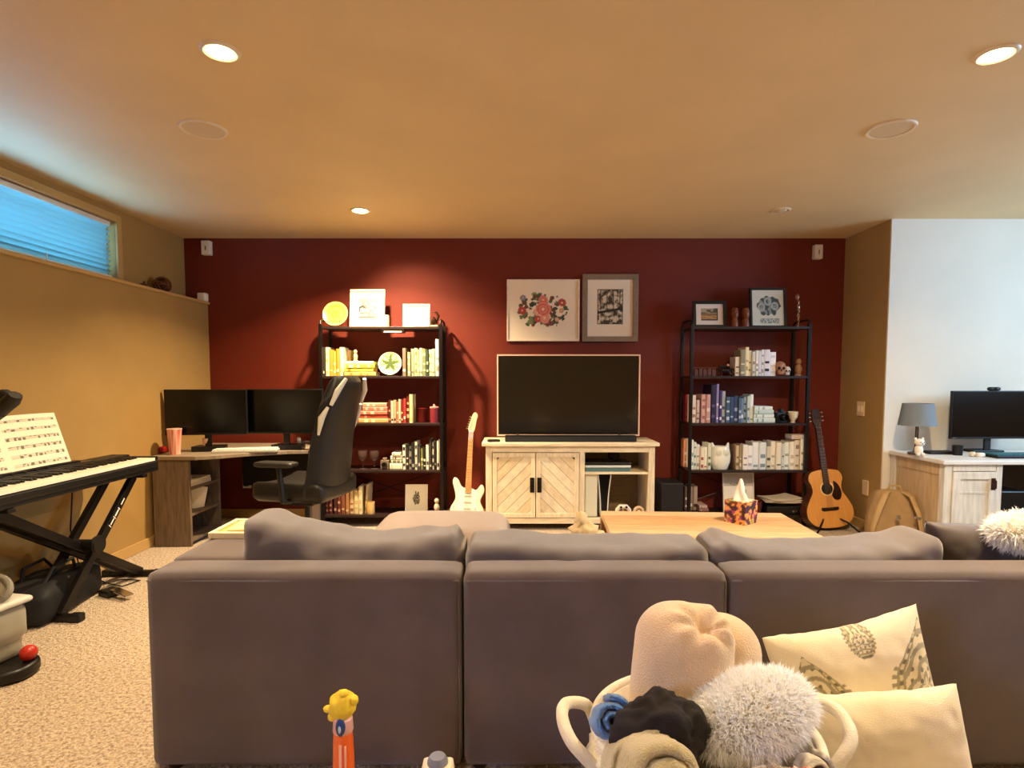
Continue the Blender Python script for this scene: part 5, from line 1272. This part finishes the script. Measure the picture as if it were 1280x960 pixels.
b = B(); b.tube([(-.12, .05, .06), (-.16, .05, .45), (-.19, .05, .85), (-.12, .04, 1.0), (0, .02, 1.04), (.11, 0, 1.085)], [.045, .035, .022, .022, .025, .022], 12); b.done('upright_tube', VK, t, smooth=True)
b = B(); b.tube([(.10, .0, 1.08), (.17, -.01, 1.13), (.195, -.01, 1.155)], [.025, .034, .026], 10, sq=.8); b.soft((.055, .04, .075), .012, 5, c=(.145, -.01, 1.135), R=RY(.5)); b.done('handle_grip', M('1c1916', .5), t, smooth=True, ang=60)

# ------------------------------------------------------------------ laundry basket and what is in it
BX, BYc, BR, BH = .425, 1.24, .238, .435
t = thing('laundry_basket', 'large white woven rope basket with two handles behind the sofa', 'basket', (BX, BYc, 0))
ROPE = M('e9e0cc', .8, nz=.05, ns=40, bump=.5, bs=420, name='white_cotton_rope')
b = B()
NR = 30
prof = []
for k in range(NR+1):
    z = BH*k/NR; r0 = BR*(.84+.16*math.sin(min(1, z/BH*1.1)*PI/2))
    prof += [(r0-.001, z), (r0+.006, z+BH/NR*.5)] if k < NR else [(r0, z)]
b.lathe(prof+[(BR-.008, BH+.006), (BR-.018, BH), (BR*.84-.012, .02), (0, .02)], 64)
b.done('rope_wall', ROPE, t, smooth=True, ang=80)
b = B(); b.lathe([(0, 0), (BR*.84, 0), (BR*.84, .012), (0, .02)], 48); b.done('base', ROPE, t, smooth=True)
b = B(); b.tube([(BR*math.cos(a*PI/40), BR*math.sin(a*PI/40), BH+.004) for a in range(80)], .012, 10, closed=True); b.done('rim', ROPE, t, smooth=True)
for s in (-1, 1):
    b = B()
    P_ = [(s*(BR-.01), -.085, BH-.09), (s*(BR+.012), -.08, BH-.035), (s*(BR+.06), -.055, BH+.01), (s*(BR+.075), 0, BH+.03), (s*(BR+.06), .055, BH+.03), (s*(BR+.012), .08, BH+.012), (s*(BR-.01), .085, BH-.03)]
    Q = []
    for i in range(len(P_)-1):
        for j in range(5):
            k = j/5; p0 = Vector(P_[max(0, i-1)]); p1 = Vector(P_[i]); p2 = Vector(P_[i+1]); p3 = Vector(P_[min(len(P_)-1, i+2)])
            Q.append(.5*((2*p1)+(-p0+p2)*k+(2*p0-5*p1+4*p2-p3)*k*k+(-p0+3*p1-3*p2+p3)*k**3))
    b.tube(Q+[Vector(P_[-1])], .014, 10); b.done('handle', ROPE, t, smooth=True)

def roll(b, L, turns, r0, pitch, thick, seed=0, dome=.0, squash=1.0, nL=14, noise_amp=.008, sag=0, start=0):
    """rolled cloth: spiral cross-section in x,y, axis along z, rounded ends"""
    n = int(turns*46); ring_o = []
    for j in range(nL+1):
        tt_ = -1+2*j/nL; tt_ = math.sin(tt_*PI/2); e = (1-abs(tt_)**8)**.5
        path = []
        for i in range(n+1):
            a = start+i/n*turns*2*PI; r = r0+pitch*(a-start)/(2*PI)
            nn = noise.noise(Vector((math.cos(a)*1.4+seed, math.sin(a)*1.4, tt_*1.6+seed+r*9)))+.5*noise.noise(Vector((math.cos(a)*4+seed, math.sin(a)*4, tt_*5)))
            path.append((a, r, nn))
        loop = []
        for sd, seq in ((1, path), (-1, path[::-1])):
            for (a, r, nn) in seq:
                rr = r+sd*thick/2*(e*.95+.02)+nn*noise_amp
                zz = tt_*L/2-(dome*(r**2) if tt_ > 0 else -dome*(r**2)*.5)
                loop.append(Vector((rr*math.cos(a), rr*math.sin(a)*squash, zz+nn*noise_amp)))
        ring_o.append(loop)
    return ring_o
def put_roll(name, label, cat, mat_, loc, R, **k):
    b = B(); rr = roll(b, **k); vs = [[b.bm.verts.new(R @ p) for p in ring] for ring in rr]; m = len(vs[0])
    for j in range(len(vs)-1):
        for i in range(m): b.f([vs[j][i], vs[j][(i+1) % m], vs[j+1][(i+1) % m], vs[j+1][i]])
    h = m//2
    for ring in (vs[0], vs[-1]):
        for i in range(h-1): b.f([ring[i], ring[i+1], ring[m-2-i], ring[m-1-i]])
    return tag(b.done(name, mat_, loc=loc, smooth=True, ang=180), label, cat)
# big rolled blanket standing in the basket
BL = M('e3c39a', .95, nz=.04, ns=20, bump=.6, bs=260, sheen=.6, name='peach_fleece')
P0 = Vector((.035, -.055, .262))
def blanketfn(front):
    def g(q, p):
        k = noise.noise(Vector((q.x*5+front, q.y*5, q.z*3)))
        q = q+Vector((q.x, q.y, 0)).normalized()*(.010*k+.012*math.sin(q.z*5+1)) if q.xy.length > 1e-6 else q
        d = (q-P0); r2 = d.length; a = math.atan2(d.z+d.y, d.x)
        if front:
            n = Vector((q.x*.5, q.y, max(.05, q.z-.15))).normalized()
            q = q-n*(.045*math.exp(-(r2/.035)**2)+.007*math.cos(a*7+1)*math.exp(-((r2-.05)/.035)**2))
            q.x *= 1-.10*max(0, (-q.z)/.3)
        return q
    return g
b = B()
b.soft((.215, .17, .55), .084, (36, 22, 46), fn=blanketfn(1), c=(-.012, -.01, 0))
b.soft((.20, .17, .52), .084, (26, 18, 36), fn=blanketfn(0), c=(.082, .045, -.025))
tag(b.done('rolled_blanket', BL, loc=(.415, 1.34, .405), rot=(math.radians(-4), math.radians(3), 0), smooth=True, ang=180), 'big rolled peach cream fleece blanket standing upright in basket', 'blanket')
# dark shirt draped over the rim of things
def lump(name, label, cat, mat_, loc, size, seed, amp=.35, fr=1.6, ridge=.25, rot=(0,0,0), seg=60, rings=36):
    b = B()
    def fn(p):
        n = noise.noise(p*fr+Vector((seed, 0, 0))); r = 1-abs(noise.noise(p*fr*1.7+Vector((0, seed, 3))))*2
        m = 1-abs(noise.noise(p*fr*3.2+Vector((3, seed, 1))))*2
        return p*(1+amp*n+ridge*r*.5+ridge*.22*m)
    b.ball((0, 0, 0), size, seg, rings, fn=fn)
    return tag(b.done(name, mat_, loc=loc, rot=rot, smooth=True, ang=180), label, cat)
lump('dark_shirt', 'crumpled dark brown black shirt lying on the blanket roll', 'shirt', M('1b1210', .9, bump=.4, bs=500), (.305, 1.16, .468), (.085, .07, .088), 5, .28, 1.2, .26, rot=(0, math.radians(35), 0))
put_roll('blue_towel', 'small rolled bright blue towel at left inside basket', 'towel', M('3f76b4', .95, bump=.7, bs=300, sheen=.5), (.215, 1.22, .47), RX(math.radians(58)) @ RZ(.4),
         L=.12, turns=2.2, r0=.008, pitch=.017, thick=.015, seed=9, dome=2, nL=10, noise_amp=.005)
lump('white_towel', 'nubbly white towel lining the left inside of basket', 'towel', M('e6ddc6', .95, nz=.08, ns=60, bump=.9, bs=160, sheen=.4), (.245, 1.19, .385), (.072, .13, .085), 2, .2, 1.4, .25)
put_roll('olive_towel', 'thick rolled pale olive towel at front of the basket', 'towel', M('b9a878', .95, nz=.05, ns=30, bump=.7, bs=260, sheen=.5), (.275, 1.075, .445), RY(math.radians(24)) @ RX(math.radians(64)) @ RZ(2.4),
         L=.20, turns=2.6, r0=.008, pitch=.030, thick=.034, seed=4, dome=2.5, nL=16, noise_amp=.008, squash=.9)
t2 = thing('shaggy_pillow', 'shaggy cream white pillow lying in the right of basket', 'pillow', (.51, 1.20, .50), rot=(math.radians(16), math.radians(-18), .1))
r_ = (.132, .085, .055)
b = B(); b.ball((0, 0, 0), (r_[0]*.97, r_[1]*.97, r_[2]*.97), 24, 14); b.done('pillow_body', CREAM, t2, smooth=True)
b = B(); fur(b, ellsamp(26000, r_), .022, .0013, .55); o = b.done('fur', M('ffffff', .85, transl=.3, name='cream_fur'), t2, recalc=False); o['kind'] = 'stuff'
t2 = thing('plush_toy', 'brown grey plush toy with dark purple patch in basket front', 'plush toy', (.455, 1.0, .468))
PL = M('87705f', .9, bump=.8, bs=200, sheen=.6)
b = B(); b.ball((.02, 0, 0), (.062, .045, .045), 24, 14, fn=lambda p: p*(1+.15*nz3(p, 2))); b.done('body', PL, t2, smooth=True)
b = B(); b.tube([(-.02, -.01, .02), (-.06, -.02, .03), (-.075, -.02, -.0), (-.05, -.03, -.04)], [.022, .025, .024, .015], 12); b.done('arm', M('a58f7c', .9, bump=.8, bs=200), t2, smooth=True)
b = B(); b.soft((.03, .02, .05), .008, 5, c=(-.012, -.036, .026), R=RY(.2)); b.done('purple_patch', M('2a1c30', .7, bump=.6, bs=300), t2, smooth=True)
b = B(); b.tube([(.008, 0, .046), (.075, -.015, .025), (.08, -.01, -.04)], [.012, .014, .014], 10); b.done('leg', PL, t2, smooth=True)
put_roll('patterned_sock', 'small rolled grey and white cloth inside the basket right', 'sock', M('b9b0a0', .9, nz=.4, ns=40), (.59, 1.08, .455), RX(math.radians(70)) @ RZ(1), L=.07, turns=2, r0=.006, pitch=.013, thick=.009, seed=2, dome=1, nL=8, noise_amp=.003)
lump('pink_cloth', 'crumpled pink and white cloth at the basket right front', 'cloth', MV(.9), (.555, 1.04, .435), (.04, .035, .035), 8, .3, 2, .5)
ob = bpy.data.objects['pink_cloth']; a_ = ob.data.color_attributes.new('col', 'FLOAT_COLOR', 'POINT')
for i, v in enumerate(ob.data.vertices): a_.data[i].color = (*lin('d0605c' if noise.noise(v.co*60) > .05 else 'eadcc8'), 1)
lump('grey_blanket', 'grey folded blanket filling the middle of the basket', 'blanket', M('8c8374', .95, bump=.5, bs=300), (.43, 1.235, .25), (.195, .20, .16), 12, .1, 1.2, .15)

# ------------------------------------------------------------------ cushions leaning on the sofa back
def motif(x, z):
    """printed paisley medallions on cream cloth (x, z in metres about the cushion centre)"""
    G = '9a9072'; D = '6f6a52'
    for cx, cz, s, rot in ((-.135, .055, .12, .15), (.175, .06, .15, -.25), (.02, .195, .06, .0), (-.02, -.2, .11, .3)):
        dx, dz = x-cx, z-cz; c_, s_ = math.cos(rot), math.sin(rot); u, v = (dx*c_+dz*s_)/s, (-dx*s_+dz*c_)/s
        # onion shape: round below, drawn to a tip above
        w = .62*math.sqrt(max(0, 1-v*v)) if v < 0 else .62*max(0, 1-v**1.35)**1.1+.0
        if abs(v) > 1.0: continue
        d = abs(u)/(w+1e-3)
        if v < -.98: continue
        if d < 1:
            rim = max(d, abs(v) if v < 0 else 0)
            if rim > .92: return G
            if .72 < rim <= .80: return G
            if .80 < rim <= .92: return D if math.sin(v*34) > .1 else 'd3c498'
            q = math.hypot(u, v+.15); a = math.atan2(v+.15, u)
            if math.sin(q*26+3*math.sin(a*3)) > .35: return G
            if math.hypot((u*5) % 1-.5, (v*5) % 1-.5) < .22: return D
            return 'dccfac'
        if v < .2 and d < 1.14 and math.sin(math.atan2(v, u)*28) > 0: return G
    return 'e9ddc2'
b = pillow_pts(.46, .46, .13, pinch=.07, n=190, seed=6, wr=.007)
o = b.done('patterned_cushion', MV(.9, .35, 500, sheen=.3), loc=(.975, 1.56, .308), rot=(math.radians(-11), math.radians(-10), math.radians(4)), smooth=True, ang=180, colfn=lambda v: motif(v.x, v.z) if v.y < .02 else 'e9ddc2')
tag(o, 'square cream cushion with olive paisley medallions leaning on the sofa back', 'cushion')
b = pillow_pts(.37, .40, .13, pinch=.05, n=50, seed=11, wr=.010)
PIL = M('e6d9bd', .92, nz=.05, ns=8, bump=.35, bs=500, sheen=.3, name='plain_cream_cloth')
tag(b.done('plain_cushion', PIL, loc=(.975, 1.40, .225), rot=(math.radians(-12), math.radians(-6), math.radians(-3)), smooth=True, ang=180), 'plain cream cushion in front of the patterned one', 'cushion')

# ------------------------------------------------------------------ toys behind the sofa
TY = 1.45
tx = X(429, TY, 920)
t = thing('toy_club', 'tall orange toy with a lumpy yellow head behind the sofa', 'toy', (tx, TY, 0))
th_ = Z(898, TY)
OR = M('e0601c', .3, coat=.4, name='orange_plastic'); YE = M('e8c832', .5, bump=.3, bs=60, name='yellow_rubber')
b = B(); b.lathe([(0, 0), (.055, 0), (.058, .02), (.045, .06), (.03, .12), (.026, th_-.06), (.023, th_-.02), (.020, th_), (0, th_)], 24); b.done('body', OR, t, smooth=True)
b = B(); b.box(-.0035, .0035, -.0285, -.02, .13, th_-.055); b.box(.010, .014, -.027, -.018, .13, th_-.06); b.done('pink_stripe', M('efb09a', .35), t)
b = B(); b.lathe([(.0235, th_-.035), (.0265, th_-.03), (.0245, th_+.002), (.02, th_+.006)], 20); b.done('pale_collar', M('d9a8a0', .35), t, smooth=True)
b = B(); b.ball((0, -.021, th_-.012), (.013, .01, .024), 14, 10); b.done('blue_badge', M('1d3c7c', .25, coat=.5), t, smooth=True)
b = B(); b.ball((0, -.031, th_-.012), (.004, .003, .010), 8, 6); b.done('highlight_dot', M('a9c4dc', .3), t, smooth=True)
b = B(); b.ball((0, 0, th_+.036), (.034, .028, .038), 30, 18, fn=lambda p: p*(1+.22*noise.noise(p*2.2)+.12*noise.noise(p*5)))
b.ball((.030, -.004, th_+.052), (.013, .012, .014), 10, 8); b.ball((-.034, -.004, th_+.028), (.016, .010, .010), 10, 8); b.ball((-.026, -.006, th_+.008), (.012, .010, .012), 10, 8); b.ball((.006, -.008, th_+.072), (.014, .012, .010), 10, 8)
b.done('yellow_head', YE, t, smooth=True, ang=180)
tx = X(547, TY, 955)
t = thing('domed_bottle', 'short container with grey blue dome lid behind the sofa', 'container', (tx, TY, 0))
zt = Z(953, TY)
b = B(); b.soft((.085, .06, zt), .012, 6, c=(0, 0, zt/2)); b.done('cream_body', M('d9cbb4', .5), t, smooth=True, ang=60)
b = B(); b.lathe([(.028, zt-.01), (.027, zt+.006), (.02, zt+.018), (0, zt+.022)], 24); b.done('dome_lid', M('7a7d8c', .35), t, smooth=True)
